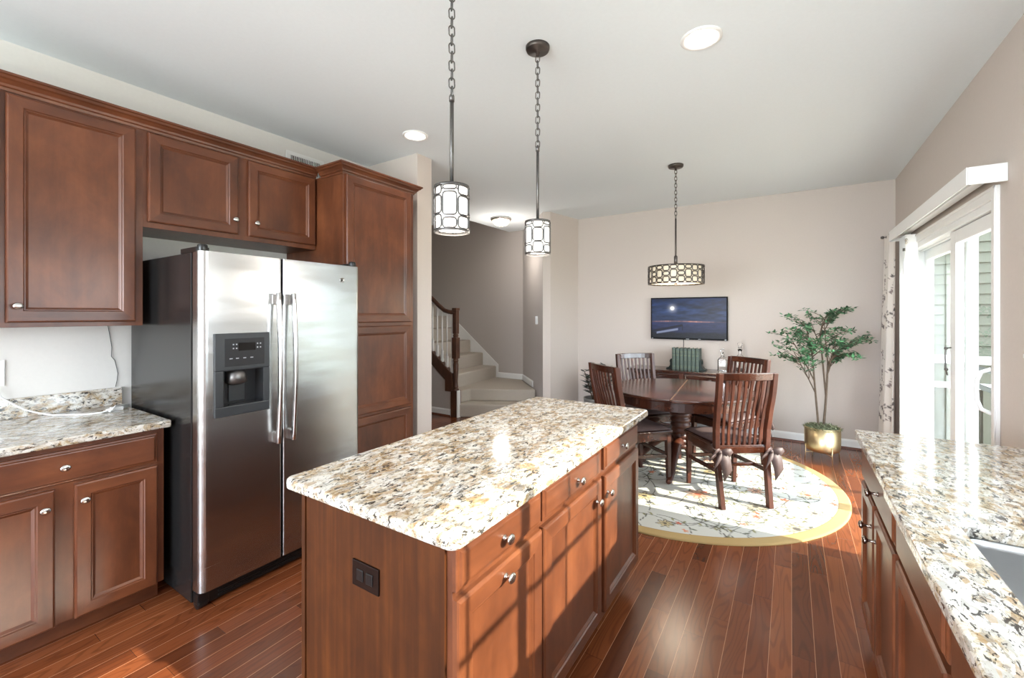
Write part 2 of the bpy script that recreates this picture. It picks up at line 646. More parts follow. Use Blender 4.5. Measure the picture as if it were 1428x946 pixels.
b = MB().box(-6.4, BY, -0.1, 1.06, 6.4, 0.0)
struct(b.build('floor', 'floor'), 'reddish brown strip oak floor with glossy finish', 'floor')

b = MB()
b.box(-6.4, BY, CZ, 1.06, 5.05, CZ + 0.12)
b.box(-4.02, 5.05, CZ, 1.06, 6.4, CZ + 0.12)
struct(b.build('ceiling', 'ceiling'), 'smooth white flat ceiling over kitchen and dining area', 'ceiling')

b = MB().box(LW - 0.12, BY, 0, LW, 2.716, CZ)
struct(b.build('wall_left', 'wall_kitchen'), 'pale wall behind the fridge and cabinets', 'wall')
b = MB().box(LW - 0.12, 2.716, 0, -2.715, 2.893, CZ)
struct(b.build('wall_pantry', 'wall'), 'short wall end beside the tall pantry cabinet', 'wall')
b = MB().box(-2.72, FY, 0, RW + 0.15, FY + 0.15, CZ)
struct(b.build('wall_far', 'wall'), 'greige dining wall carrying the television', 'wall')
b = MB().prism([(-2.84, 5.20), (-2.755, 5.262), (-2.63, FY), (-2.63, FY + 0.15), (-3.6, FY + 0.32)], 0, CZ, 'Z')
struct(b.build('wall_dining', 'wall'), 'greige wall between stair hall and dining corner', 'wall')
b = MB().prism([(-2.84, 5.20), (-3.745, 6.17), (-3.745, 6.30), (-3.6, 6.30), (-2.82, 5.25)], 0, CZ, 'Z')
struct(b.build('wall_diagonal', 'wall_hall'), 'dark taupe angled wall beside the stairs with switch', 'wall')
b = MB().box(-6.4, 6.17, 0, -3.74, 6.30, 5.2)
struct(b.build('wall_stair', 'wall_hall'), 'taupe wall rising behind the carpeted stairs', 'wall')
b = MB()
b.box(-6.5, 2.77, 0, -6.38, 6.3, 5.2)
b.box(-6.4, 2.77, 0, LW - 0.12, 2.893, CZ)
b.box(-6.4, 4.99, CZ + 0.12, -4.02, 5.05, 5.2)
b.box(-4.02, 5.0, CZ + 0.12, -3.9, 6.3, 5.2)
b.box(-6.4, 5.0, 5.2, -3.9, 6.3, 5.3)
struct(b.build('wall_hall', 'wall_hall'), 'taupe walls enclosing the stair hall', 'wall')

# right wall with the sliding door and the sink window
DY0, DY1, DZ = 3.295, 5.24, 2.055
WY0, WY1, WZ0, WZ1 = 0.36, 2.14, 1.25, 2.02
b = MB()
x0, x1 = RW, RW + 0.15
b.box(x0, DY1, 0, x1, FY + 0.15, CZ)
b.box(x0, DY0, DZ, x1, DY1, CZ)
b.box(x0, WY1, 0, x1, DY0, CZ)
b.box(x0, WY0, 0, x1, WY1, WZ0)
b.box(x0, WY0, WZ1, x1, WY1, CZ)
b.box(x0, BY, 0, x1, WY0, CZ)
struct(b.build('wall_right', 'wall'), 'greige wall with the sliding glass door', 'wall')
b = MB()
b.box(LW, BY - 0.12, 0, -2.95, BY, CZ)
b.box(0.35, BY - 0.12, 0, RW + 0.15, BY, CZ)
b.box(-2.95, BY - 0.12, 2.45, 0.35, BY, CZ)
b.box(-2.95, BY - 0.12, 0, 0.35, BY, 0.25)
struct(b.build('wall_back', 'wall'), 'wall behind the camera with a wide opening added for light', 'wall')  # unseen opening, invented to bring light into the room


# baseboards: white board with a small cap and a stained shoe
def baseboard(name, p0, p1, nrm, label, z=0.0, shoe=True, h=0.10):
    p0, p1 = Vector((*p0, 0)), Vector((*p1, 0))
    n = Vector((*nrm, 0)).normalized()
    prof = [(0, 0), (0.014, 0), (0.014, h - 0.02), (0.008, h - 0.006), (0.004, h), (0, h)]
    sh = [(0.014, 0), (0.030, 0), (0.028, 0.012), (0.022, 0.018), (0.014, 0.020)]
    b = MB()
    for pr, mi in ((prof, 0),) + (((sh, 1),) if shoe else ()):
        k = len(pr)
        v = [p + n * o + Vector((0, 0, z + zz)) for p in (p0, p1) for o, zz in pr]
        f = [tuple(range(k)), tuple(range(k, 2 * k))] + [(i, (i + 1) % k, k + (i + 1) % k, k + i) for i in range(k)]
        b.add(v, f, mi)
    return struct(b.build(name, ['trim', 'shoe']), label, 'baseboard')


baseboard('baseboard_far', (-2.63, FY), (RW, FY), (0, -1), 'white baseboard along the dining wall')
baseboard('baseboard_dining', (-2.755, 5.262), (-2.63, FY), (0.98, -0.19), 'white baseboard at the dining corner wall')
baseboard('baseboard_right', (RW, 5.31), (RW, FY), (-1, 0), 'white baseboard behind the curtain')
baseboard('baseboard_door', (RW, 2.6), (RW, 3.19), (-1, 0), 'white baseboard between counter and sliding door')
baseboard('baseboard_stair', (-4.235, 6.17), (-3.745, 6.17), (0, -1), 'white baseboard on the stair landing', z=0.36, shoe=False, h=0.09)
baseboard('baseboard_diagonal', (-3.745, 6.17), (-3.24, 5.629), (-0.73, -0.68), 'white baseboard on the angled wall', z=0.36, shoe=False, h=0.09)
baseboard('baseboard_hall', (-6.3, 4.71), (-4.05, 4.71), (0, -1), 'white baseboard under the staircase')
baseboard('baseboard_pantry', (-2.715, 2.716), (-2.715, 2.893), (1, 0), 'white baseboard on the wall end by pantry')

# ------------------------------------------------------------------ sliding door
door = bpy.data.objects.new('door_1', None)
COL.objects.link(door)
door.location = (RW, DY0, 0)
struct(door, 'white sliding glass door to the deck', 'door')
L = lambda y: y - DY0
b = MB()  # frame lining the opening
b.box(-0.005, 0, 0, 0.15, 0.03, DZ)
b.box(-0.005, L(DY1) - 0.03, 0, 0.15, L(DY1), DZ)
b.box(-0.005, 0.03, DZ - 0.045, 0.15, L(DY1) - 0.03, DZ)
b.box(-0.005, 0.03, 0, 0.15, L(DY1) - 0.03, 0.03)
b.box(0.058, 0.03, DZ - 0.06, 0.066, L(DY1) - 0.03, DZ - 0.045)
b.build('door_frame', 'vinyl', door, (0, 0, 0), bevel=0.003)
b = MB()  # casing
cw = 0.062
b.box(-0.018, -cw, 0, 0, 0, DZ + cw)
b.box(-0.018, L(DY1), 0, 0, L(DY1) + cw, DZ + cw)
b.box(-0.018, 0, DZ, 0, L(DY1), DZ + cw)
b.box(-0.024, -cw, 0, -0.018, -cw + 0.016, DZ + cw)
b.box(-0.024, -cw, DZ + cw - 0.016, -0.018, L(DY1) + cw, DZ + cw)
b.build('door_casing', 'trim', door, (0, 0, 0), bevel=0.003)


def glazed(name, y0, y1, x, parent, st0=0.07, st1=0.07):
    z0, z1 = 0.03, DZ - 0.05
    p = MB()
    p.box(x, y0, z0, x + 0.04, y0 + st0, z1)
    p.box(x, y1 - st1, z0, x + 0.04, y1, z1)
    p.box(x, y0 + st0, z1 - 0.085, x + 0.04, y1 - st1, z1)
    p.box(x, y0 + st0, z0, x + 0.04, y1 - st1, z0 + 0.10)
    o = p.build(name, 'vinyl', parent, (0, 0, 0), bevel=0.004)
    g = MB().box(x + 0.016, y0 + st0 - 0.01, z0 + 0.09, x + 0.022, y1 - st1 + 0.01, z1 - 0.075)
    g.build('glass_pane', 'pane', o, (0, 0, 0))
    return o


p1 = glazed('sliding_panel', 0.03, L(4.14), 0.015, door, 0.035, 0.115)
p2 = glazed('fixed_panel', L(4.05), L(DY1) - 0.03, 0.09, door, 0.11, 0.075)
b = MB()
pts = [(-0.002, 0.05, 0.915), (-0.040, 0.055, 0.935), (-0.055, 0.06, 0.98), (-0.058, 0.06, 1.04), (-0.055, 0.06, 1.09), (-0.040, 0.055, 1.135), (-0.002, 0.05, 1.155)]
b.tube(pts, 0.011, 8)
b.box(0.002, 0.035, 0.90, 0.016, 0.07, 1.17)
b.build('door_handle', 'vinyl', p1, (0, 0, 0), bevel=0.002)
b = MB()
b.tube([(0.014, L(4.11), 1.22), (-0.012, L(4.112), 1.215), (-0.016, L(4.114), 1.15), (-0.012, L(4.116), 1.07), (-0.004, L(4.118), 1.03)], 0.005, 6)
b.sphere((-0.012, L(4.112), 1.215), 0.011, 8, 6)
b.sphere((-0.010, L(4.116), 1.07), 0.011, 8, 6)
b.build('security_latch', 'pewter', p1, (0, 0, 0))

# sink window (out of the frame to the right, throws the barred sun patch)
win = bpy.data.objects.new('window_1', None)
COL.objects.link(win)
win.location = (RW, WY0, WZ0)
struct(win, 'white double window over the sink', 'window')
ww, wh = WY1 - WY0, WZ1 - WZ0
b = MB()
b.box(0, 0, 0, 0.12, 0.045, wh)
b.box(0, ww - 0.045, 0, 0.12, ww, wh)
b.box(0, 0.045, 0, 0.12, ww - 0.045, 0.05)
b.box(0, 0.045, wh - 0.05, 0.12, ww - 0.045, wh)
b.box(0.05, 0.84, 0.05, 0.10, 0.892, wh - 0.05)
fr = b.build('window_frame', 'vinyl', win, (0, 0, 0), bevel=0.003)
b = MB()
for y in (0.31, 0.575, 1.17, 1.45):
    b.box(0.062, y, 0.05, 0.072, y + 0.014, wh - 0.05)
b.box(0.060, 0.045, 0.284, 0.074, ww - 0.045, 0.299)
b.build('window_grille', 'vinyl', fr, (0, 0, 0))
b = MB().box(0.066, 0.045, 0.05, 0.069, ww - 0.045, wh - 0.05)
b.build('window_pane', 'pane', fr, (0, 0, 0))
b = MB()
b.box(-0.018, -0.06, -0.06, 0, 0, wh + 0.06)
b.box(-0.018, ww, -0.06, 0, ww + 0.06, wh + 0.06)
b.box(-0.018, 0, wh, 0, ww, wh + 0.06)
b.box(-0.035, -0.07, -0.03, 0, ww + 0.07, 0)
b.build('window_casing', 'trim', win, (0, 0, 0), bevel=0.003)

# ------------------------------------------------------------------ cabinets
DOORP = [(0, 0), (0, -0.014), (0.003, -0.019), (0.008, -0.021), (0.052, -0.021), (0.056, -0.016), (0.060, -0.016), (0.064, -0.013), (0.070, -0.009)]
DRAWP = [(0, 0), (0, -0.011), (0.003, -0.014), (0.010, -0.015), (0.014, -0.020), (0.018, -0.021)]


def knob(parent, x, y, z, m='nickel', ln=0.026):
    b = MB()
    b.lathe([(0.0085, 0), (0.0085, 0.003), (0.0055, 0.006), (0.0050, ln * 0.55), (0.0085, ln * 0.68), (0.0155, ln * 0.80), (0.0165, ln * 0.92), (0.0135, ln * 1.05), (0.006, ln * 1.12), (0, ln * 1.13)], 18, (0, 0, 0), axis=(0, -1, 0), sx=1.08, sy=0.92)
    return b.build('knob', m, parent, (x, y, z))


def door_panel(parent, x0, x1, z0, z1, kx=None, kz=None, frame=None, name='cabinet_door', km='nickel', y=0.0, kl=0.026):
    prof = DOORP
    b = MB().nested(0, x1 - x0, 0, z1 - z0, prof)
    o = b.build(name, ['wood_v', 'wood_h'], parent, (x0, y, z0))
    if kx is not None:
        knob(o, kx - x0, -0.021, kz - z0, km, kl)
    return o


def drawer(parent, x0, x1, z0, z1, kx=None, km='nickel', y=0.0, name='drawer_front', kl=0.026, kz=None):
    b = MB().nested(0, x1 - x0, 0, z1 - z0, DRAWP, 1, 1)
    o = b.build(name, ['wood_v', 'wood_h'], parent, (x0, y, z0))
    if kx is not None:
        knob(o, kx - x0, -0.021, (z1 - z0) / 2 if kz is None else kz - z0, km, kl)
    return o


def sweep(b, path, prof, z0, side=1.0, mi=0):
    """crown: path of 2D points (local), prof = (out, up), mitred"""
    P = [Vector(p) for p in path]
    n = len(P)
    k = len(prof)
    vs = []
    for i in range(n):
        def nr(a, c):
            d = (c - a).normalized()
            return Vector((d.y, -d.x)) * side
        if i == 0:
            m = nr(P[0], P[1])
        elif i == n - 1:
            m = nr(P[-2], P[-1])
        else:
            a, c = nr(P[i - 1], P[i]), nr(P[i], P[i + 1])
            m = (a + c) / (1 + a.dot(c))
        for o, u in prof:
            q = P[i] + m * o
            vs.append((q.x, q.y, z0 + u))
    f = []
    for i in range(n - 1):
        for j in range(k):
            l = (j + 1) % k
            f.append((i * k + j, i * k + l, (i + 1) * k + l, (i + 1) * k + j))
    f.append(tuple(range(k)))
    f.append(tuple(range((n - 1) * k, n * k)))
    b.add(vs, f, mi)


CROWN = [(0, 0), (0.006, 0), (0.010, 0.012), (0.018, 0.016), (0.022, 0.026), (0.034, 0.040), (0.044, 0.046), (0.050, 0.056), (0.058, 0.060), (0.058, 0.070), (0, 0.070)]
Q = math.pi / 2

# --- left base cabinet (faces +x: local x = world y - y0, local -y = +x)
FX = -2.690
t = thing('base_cabinet', 'brown base cabinet with one drawer and two doors left of the fridge', 'cabinet', (FX, 0.18, 0), Q)
W0, D0 = 0.725, FX - LW
b = MB()
b.box(0, 0, 0.095, W0, D0 - 0.005, 0.878, 0)
b.build('cabinet_body', ['wood_v'], t, (0, 0, 0), bevel=0.001)
b = MB().box(0.0, 0.065, 0, W0 - 0.005, 0.08, 0.095)
b.build('toe_kick', 'wood_h', t, (0, 0, 0))
drawer(t, 0.03, 0.695, 0.708, 0.853, 0.36)
door_panel(t, 0.03, 0.333, 0.095, 0.692, 0.300, 0.616)
door_panel(t, 0.394, 0.695, 0.095, 0.692, 0.424, 0.618)


def slab(name, poly, z0, z1, label, cat, edge=0.009, holes=None):
    b = MB().prism(poly, z0, z1, 'Z')
    o = b.build(name, 'granite', bevel=edge, seg=3)
    return tag(o, label, cat)


t2 = thing('countertop', 'speckled granite countertop with backsplash strip, left of the fridge', 'countertop', (-2.64, 0.15, 0.878))
b = MB().box(0, 0, 0.0, -2.64 - LW and LW + 2.64, 0.771, 0.036)
b.build('counter_slab', 'granite', t2, (0, 0, 0), bevel=0.006, seg=3)
b = MB().box(LW + 2.64, 0, 0.036, LW + 2.64 + 0.02, 0.771, 0.138)
b.build('backsplash', 'granite', t2, (0, 0, 0), bevel=0.002)

# --- upper cabinet at the left edge
UX = -2.970
DU = UX - LW
t = thing('wall_cabinet', 'tall brown wall cabinet above the left countertop', 'cabinet', (UX, -0.10, 1.388), Q)
b = MB().box(0, 0, 0, 1.005, DU - 0.003, 1.072)
b.build('cabinet_body', 'wood_v', t, (0, 0, 0), bevel=0.001)
door_panel(t, 0.512, 0.971, 0.022, 1.055, 0.545, 0.098)
door_panel(t, 0.03, 0.485, 0.022, 1.055, 0.455, 0.098)
b = MB()
sweep(b, [(0, 0), (1.005, 0)], CROWN, 1.065)
b.build('crown_moulding', 'wood_h', t, (0, 0, 0))

# --- cabinet over the fridge
t = thing('fridge_top_cabinet', 'two-door brown wall cabinet directly above the fridge', 'cabinet', (UX, 0.905, 1.925), Q)
b = MB().box(0, 0, 0, 1.022, DU - 0.003, 0.535)
b.build('cabinet_body', 'wood_v', t, (0, 0, 0), bevel=0.001)
door_panel(t, 0.019, 0.480, 0.030, 0.520, 0.455, 0.118)
door_panel(t, 0.542, 1.009, 0.030, 0.520, 0.585, 0.117)
b = MB()
sweep(b, [(0, 0), (1.022, 0)], CROWN, 0.528)
b.build('crown_moulding', 'wood_h', t, (0, 0, 0))

# --- pantry
PX = -2.650
t = thing('pantry_cabinet', 'tall brown pantry cabinet right of the fridge reaching near ceiling', 'cabinet', (PX, 1.930, 0), Q)
DP = PX - LW
b = MB().box(0, 0, 0.10, 0.672, DP - 0.003, 2.455)
b.build('cabinet_body', 'wood_v', t, (0, 0, 0), bevel=0.001)
b = MB().box(0, 0.065, 0, 0.672, 0.08, 0.10)
b.build('toe_kick', 'wood_h', t, (0, 0, 0))
door_panel(t, 0.018, 0.632, 1.385, 2.440)
door_panel(t, 0.018, 0.632, 0.712, 1.358)
door_panel(t, 0.018, 0.632, 0.115, 0.690)
b = MB()
sweep(b, [(0, 0.245), (0, 0), (0.672, 0), (0.672, 0.3)], CROWN, 2.440)
b.build('crown_moulding', 'wood_h', t, (0, 0, 0))

# --- island
IX = -0.705
t = thing('kitchen_island', 'reddish brown kitchen island with three drawers over three doors', 'island', (IX, 0.825, 0), Q)
WI, DI = 1.505, 0.615
b = MB()
b.box(0, 0, 0.10, WI, DI, 0.878)
b.build('cabinet_body', 'wood_v', t, (0, 0, 0), bevel=0.001)
b = MB()
b.box(0.0, 0.07, 0, WI, DI, 0.10)
b.build('toe_kick', 'wood_h', t, (0, 0, 0))
b = MB()
b.box(-0.008, 0.018, 0.0, 0.0, DI + 0.004, 0.878)
b.box(-0.014, DI - 0.012, 0.0, -0.006, DI + 0.006, 0.878)
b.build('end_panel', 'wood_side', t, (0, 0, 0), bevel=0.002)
drawer(t, 0.000, 0.428, 0.762, 0.872, 0.200)
drawer(t, 0.440, 0.955, 0.762, 0.872, 0.705)
drawer(t, 1.003, 1.485, 0.762, 0.872, 1.225)
door_panel(t, 0.000, 0.428, 0.135, 0.742, 0.206, 0.705)
door_panel(t, 0.440, 0.960, 0.135, 0.742, 0.895, 0.665)
door_panel(t, 1.003, 1.493, 0.135, 0.735, 1.022, 0.663)
ox, oz = -0.008, 0.703
o = MB().box(-0.006, -0.056, -0.037, 0, 0.056, 0.037).build('outlet_plate', 'outlet_brown', t, (ox, 0.311, oz), bevel=0.002)
b = MB()
for s in (-1, 1):
    b.box(-0.009, s * 0.02 - 0.014, -0.016, -0.006, s * 0.02 + 0.014, 0.016)
b.build('receptacle', 'black', o, (0, 0, 0), bevel=0.003)


def rrect(x0, y0, x1, y1, r, n=5):
    p = []
    for cx, cy, a0 in ((x1 - r, y0 + r, -90), (x1 - r, y1 - r, 0), (x0 + r, y1 - r, 90), (x0 + r, y0 + r, 180)):
        for i in range(n + 1):
            a = R(a0 + 90 * i / n)
            p.append((cx + r * math.cos(a), cy + r * math.sin(a)))
    return p


slab('island_countertop', rrect(-1.402, 0.790, -0.668, 2.468, 0.035), 0.879, 0.914, 'large cream and tan granite top on the kitchen island', 'countertop', 0.010)

# --- right-hand sink run (faces -x: local x = -(world y - y0), local y = +x)
RX = 0.290
DR = RW - RX
KM, KL = 'bronze_knob', 0.036
t = thing('base_cabinet', 'base cabinet with one drawer and two doors at the far end of sink counter', 'cabinet', (RX, 2.535, 0), -Q)
MB().box(0, 0, 0.10, 0.752, DR - 0.003, 0.878).build('cabinet_body', 'wood_v', t, (0, 0, 0), bevel=0.001)
MB().box(0, 0.065, 0, 0.752, 0.08, 0.10).build('toe_kick', 'wood_h', t, (0, 0, 0))
drawer(t, 0.012, 0.735, 0.715, 0.862, 0.47, KM, kl=KL)
door_panel(t, 0.012, 0.330, 0.115, 0.695, 0.298, 0.60, km=KM, kl=KL)
door_panel(t, 0.372, 0.735, 0.115, 0.695, 0.405, 0.585, km=KM, kl=KL)
t = thing('sink_base_cabinet', 'brown base cabinet directly below the sink with two false drawer fronts', 'cabinet', (RX, 1.782, 0), -Q)
b = MB()
b.box(0, 0, 0.10, 1.09, DR - 0.003, 0.60)
b.box(0, 0, 0.60, 1.09, 0.02, 0.878)
b.box(0, 0.02, 0.60, 0.015, DR - 0.003, 0.878)
b.box(1.075, 0.02, 0.60, 1.09, DR - 0.003, 0.878)
b.build('cabinet_body', 'wood_v', t, (0, 0, 0), bevel=0.001)
MB().box(0, 0.065, 0, 1.09, 0.08, 0.10).build('toe_kick', 'wood_h', t, (0, 0, 0))
drawer(t, 0.022, 0.522, 0.715, 0.862, name='false_drawer_front')
drawer(t, 0.562, 1.060, 0.715, 0.862, name='false_drawer_front')
door_panel(t, 0.022, 0.522, 0.115, 0.695, 0.492, 0.62, km='nickel', kl=KL)
door_panel(t, 0.562, 1.060, 0.115, 0.695, 0.592, 0.62, km='nickel', kl=KL)

# counter with the sink cut out of it
SX0, SX1, SY0, SY1 = 0.362, 0.790, 0.78, 1.568
t2 = thing('sink_countertop', 'long pale granite countertop along the right wall with sink cutout', 'countertop', (0.25, 2.565, 0.878))


def slab_hole(outer, inner, z0, z1):
    bm = bmesh.new()
    loops = []
    for loop in (outer, inner):
        vs = [bm.verts.new((p[0], p[1], z1)) for p in loop]
        es = [bm.edges.new((vs[i], vs[(i + 1) % len(vs)])) for i in range(len(vs))]
        loops += es
    bmesh.ops.triangle_fill(bm, use_beauty=True, edges=loops)
    me_v = [tuple(v.co) for v in bm.verts]
    bm.verts.index_update()
    tf = [tuple(v.index for v in f.verts) for f in bm.faces]
    bm.free()
    n = len(me_v)
    b = MB()
    v = me_v + [(x, y, z0) for x, y, _ in me_v]
    f = tf + [tuple(i + n for i in q[::-1]) for q in tf]
    k = 0
    for loop in (outer, inner):
        m = len(loop)
        f += [(k + i, k + (i + 1) % m, n + k + (i + 1) % m, n + k + i) for i in range(m)]
        k += m
    b.add(v, f)
    return b


c0 = (0.25, 2.565)
tr = lambda P_: [(x - c0[0], y - c0[1]) for x, y in P_]
outer = [(0.242, 0.67), (RW - 0.002, 0.67), (RW - 0.002, 2.565), (0.25, 2.565), (0.25, 1.80), (0.242, 1.76)]
b = slab_hole(tr(outer), tr(rrect(SX0, SY0, SX1, SY1, 0.045)), 0.0, 0.036)
b.build('counter_slab', 'granite', t2, (0, 0, 0), bevel=0.006, seg=3)
b = MB().box(RW - 0.02 - 0.25, 0.67 - 2.565, 0.036, RW - 0.002 - 0.25, 2.20 - 2.565, 0.125)
b.build('backsplash', 'granite', t2, (0, 0, 0), bevel=0.002)

t = thing('kitchen_sink', 'stainless undermount sink set below the right countertop', 'sink', ((SX0 + SX1) / 2, (SY0 + SY1) / 2, 0.66))
b = MB()
cx, cy = (SX0 + SX1) / 2, (SY0 + SY1) / 2
lev = [(0.020, 0.217, 0.06), (-0.004, 0.217, 0.05), (-0.006, 0.20, 0.05), (-0.012, 0.04, 0.06), (-0.03, 0.012, 0.06), (-0.06, 0.004, 0.05)]
rings = [[(x - cx, y - cy, z) for x, y in rrect(SX0 - o_, SY0 - o_, SX1 + o_, SY1 + o_, rr + max(o_, 0), 6)] for o_, z, rr in lev]
n = len(rings[0])
v = [p for r_ in rings for p in r_]
f = []
for j in range(len(rings) - 1):
    for i in range(n):
        k = (i + 1) % n
        f.append((j * n + i, j * n + k, (j + 1) * n + k, (j + 1) * n + i))
f.append(tuple(range((len(rings) - 1) * n, len(rings) * n)))
b.add(v, f, 0, True)
b.build('basin', 'sink', t, (0, 0, 0))
b = MB().lathe([(0.045, 0.0), (0.045, 0.004), (0.032, 0.004), (0.028, 0.001), (0, 0.001)], 24, (0, 0, 0.0045))
b.build('drain', 'nickel', t, (0, 0, 0))

# ------------------------------------------------------------------ refrigerator
FXF = -2.386
FY0, FY1 = 0.942, 1.862
t = thing('refrigerator', 'stainless side-by-side refrigerator with ice and water dispenser', 'refrigerator', (-2.85, 1.40, 0))
O = Vector((-2.85, 1.40, 0))
lx = lambda x: x - O.x
ly = lambda y: y - O.y
b = MB().box(lx(-3.27), ly(FY0), 0.03, lx(-2.474), ly(FY1), 1.752)
b.build('fridge_body', 'fridge_side', t, (0, 0, 0), bevel=0.004)


def door_plan(y0, y1, rl, rr):
    xb, xf = -2.462, FXF
    p = [(lx(xb), ly(y0))]
    for i in range(7):
        a = R(180 + 0) - R(90 * i / 6)
        p.append((lx(xf - rl + rl * math.sin(R(90 * i / 6))), ly(y0 + rl - rl * math.cos(R(90 * i / 6)))))
    for i in range(7):
        p.append((lx(xf - rr + rr * math.cos(R(90 * i / 6))), ly(y1 - rr + rr * math.sin(R(90 * i / 6)))))
    p.append((lx(xb), ly(y1)))
    return p


HY0, HY1, HZ0, HZ1 = 1.045, 1.238, 0.985, 1.165
FM = 1.343
b = MB()
z0, z1 = 0.098, 1.757
whole = door_plan(FY0 + 0.003, FM, 0.035, 0.010)
b.prism(whole, z0, HZ0, 'Z')
b.prism(whole, HZ1, z1, 'Z')
left = [q for q in whole if q[1] < ly(HY0)]
left = left[:-1] if abs(left[-1][0] - lx(-2.462)) < 1e-6 and len(left) > 2 else left
left = left + [(lx(FXF), ly(HY0)), (lx(-2.462), ly(HY0))]
b.prism(left, HZ0, HZ1, 'Z')
right = [(lx(-2.462), ly(HY1)), (lx(FXF), ly(HY1))] + [q for q in whole if q[1] > ly(HY1)]
b.prism(right, HZ0, HZ1, 'Z')
b.box(lx(-2.470), ly(HY0), HZ0, lx(-2.462), ly(HY1), HZ1)
fd = b.build('freezer_door', 'steel', t, (0, 0, 0))
b = MB().prism(door_plan(FM + 0.010, FY1, 0.010, 0.022), z0, z1, 'Z')
rd = b.build('fresh_food_door', 'steel', t, (0, 0, 0))


def pull(y, parent):
    b = MB()
    zs = np.linspace(0.745, 1.565, 19)
    pts = []
    for z in zs:
        u = (z - 0.745) / 0.82
        out = 0.036 + 0.022 * math.sin(math.pi * u)
        pts.append((lx(FXF + out), ly(y), z))
    b.tube(pts, 0.0165, 12, flat=0.75)
    for z in (0.775, 1.53):
        b.box(lx(FXF), ly(y) - 0.012, z - 0.028, lx(FXF + 0.040), ly(y) + 0.012, z + 0.028)
    return b.build('door_handle', 'steel_handle', parent, (0, 0, 0), bevel=0.003)


pull(1.305, fd)
pull(1.390, rd)
# dispenser
ds = MB()
a0, a1, b0, b1 = ly(1.005), ly(1.272), 0.935, 1.352
xs, xo = lx(FXF), lx(FXF + 0.012)
ds.box(xs, a0, HZ1, xo, a1, b1)
ds.box(xs, a0, b0, xo, a1, HZ0)
ds.box(xs, a0, HZ0, xo, ly(HY0), HZ1)
ds.box(xs, ly(HY1), HZ0, xo, a1, HZ1)
dp = ds.build('dispenser', 'dispenser', fd, (0, 0, 0), bevel=0.004)
b = MB()
xi = lx(-2.460)
b.box(xi, ly(HY0), HZ0, xi + 0.003, ly(HY1), HZ1)
b.box(xi, ly(HY0), HZ0, xo - 0.002, ly(HY0) + 0.002, HZ1)
b.box(xi, ly(HY1) - 0.002, HZ0, xo - 0.002, ly(HY1), HZ1)
b.box(xi, ly(HY0), HZ1 - 0.002, xo - 0.002, ly(HY1), HZ1)
b.box(xi, ly(HY0), HZ0, xo - 0.002, ly(HY1), HZ0 + 0.003)
rec = b.build('dispenser_recess', 'dark_plastic', fd, (0, 0, 0))
b = MB()
b.lathe([(0.030, 0), (0.052, 0.014), (0.046, 0.06), (0.034, 0.074), (0, 0.074)], 20, (lx(-2.415), ly(1.118), HZ1 - 0.078))
b.build('ice_chute', 'pewter', rec, (0, 0, 0))
b = MB()
b.box(xi + 0.004, ly(1.10), HZ0 + 0.01, xi + 0.012, ly(1.18), HZ1 - 0.03)
b.build('dispenser_paddle', 'dispenser', rec, (0, 0, 0), bevel=0.003)
b = MB()
b.box(xo, ly(1.048), 1.185, xo + 0.002, ly(1.242), 1.325)
cp = b.build('control_panel', 'dark_plastic', fd, (0, 0, 0), bevel=0.001)
b = MB()
b.box(xo + 0.002, ly(1.112), 1.262, xo + 0.003, ly(1.195), 1.302)
b.build('control_display', 'display', cp, (0, 0, 0))
for y in (1.085, 1.100, 1.203, 1.218):
    for z in (1.272, 1.292):
        MB().box(xo + 0.002, ly(y), z, xo + 0.0035, ly(y) + 0.006, z + 0.006).build('button', 'mark', cp, (0, 0, 0))
for y in (1.07, 1.10, 1.135, 1.17):
    MB().box(xo + 0.002, ly(y), 1.222, xo + 0.003, ly(y) + 0.014, 1.226).build('button', 'mark', cp, (0, 0, 0))
# round maker's badge: ring with a curled monogram
b = MB()
b.lathe([(0.0165, 0), (0.0165, 0.002), (0.0140, 0.003), (0.0135, 0.002), (0, 0.002)], 24, (0, 0, 0), axis=(1, 0, 0))
bd = b.build('badge', 'nickel', rd, (lx(FXF), ly(1.730), 1.664))
b = MB()
sp = [(0.003, 0.008 * math.cos(a) * (1 - a / 14), 0.008 * math.sin(a) * (1 - a / 14)) for a in np.linspace(0.6, 6.4, 18)]
b.tube(sp, 0.0013, 5)
b.tube([(0.003, -0.002 + 0.006 * math.cos(a), -0.001 + 0.004 * math.sin(2 * a)) for a in np.linspace(0, 6.28, 18)], 0.0011, 5)
b.build('badge_monogram', 'black', bd, (0, 0, 0))
for yy in (0.972, 1.835):
    b = MB()
    b.box(lx(-2.60), ly(yy) - 0.028, 1.752, lx(-2.42), ly(yy) + 0.028, 1.778)
    b.lathe([(0.022, 0), (0.022, 0.03), (0.018, 0.034), (0, 0.034)], 16, (lx(-2.425), ly(yy), 1.757))
    b.build('hinge_cover', 'black', t, (0, 0, 0), bevel=0.004)
b = MB()
b.box(lx(-2.47), ly(FY0 + 0.04), 0.018, lx(-2.43), ly(FY1 - 0.02), 0.09)
for z in (0.035, 0.055, 0.075):
    b.box(lx(-2.432), ly(FY0 + 0.10), z - 0.005, lx(-2.424), ly(FY1 - 0.06), z + 0.005)
b.build('base_grille', 'black', t, (0, 0, 0), bevel=0.004)
for yy in (FY0 + 0.035, FY1 - 0.035):
    b = MB().cyl((lx(-2.455), ly(yy) - 0.022, 0.032), (lx(-2.455), ly(yy) + 0.022, 0.032), 0.032, n=18)
    b.box(lx(-2.48), ly(yy) - 0.026, 0.03, lx(-2.425), ly(yy) + 0.026, 0.085)
    b.build('roller_foot', 'black', t, (0, 0, 0), bevel=0.004)

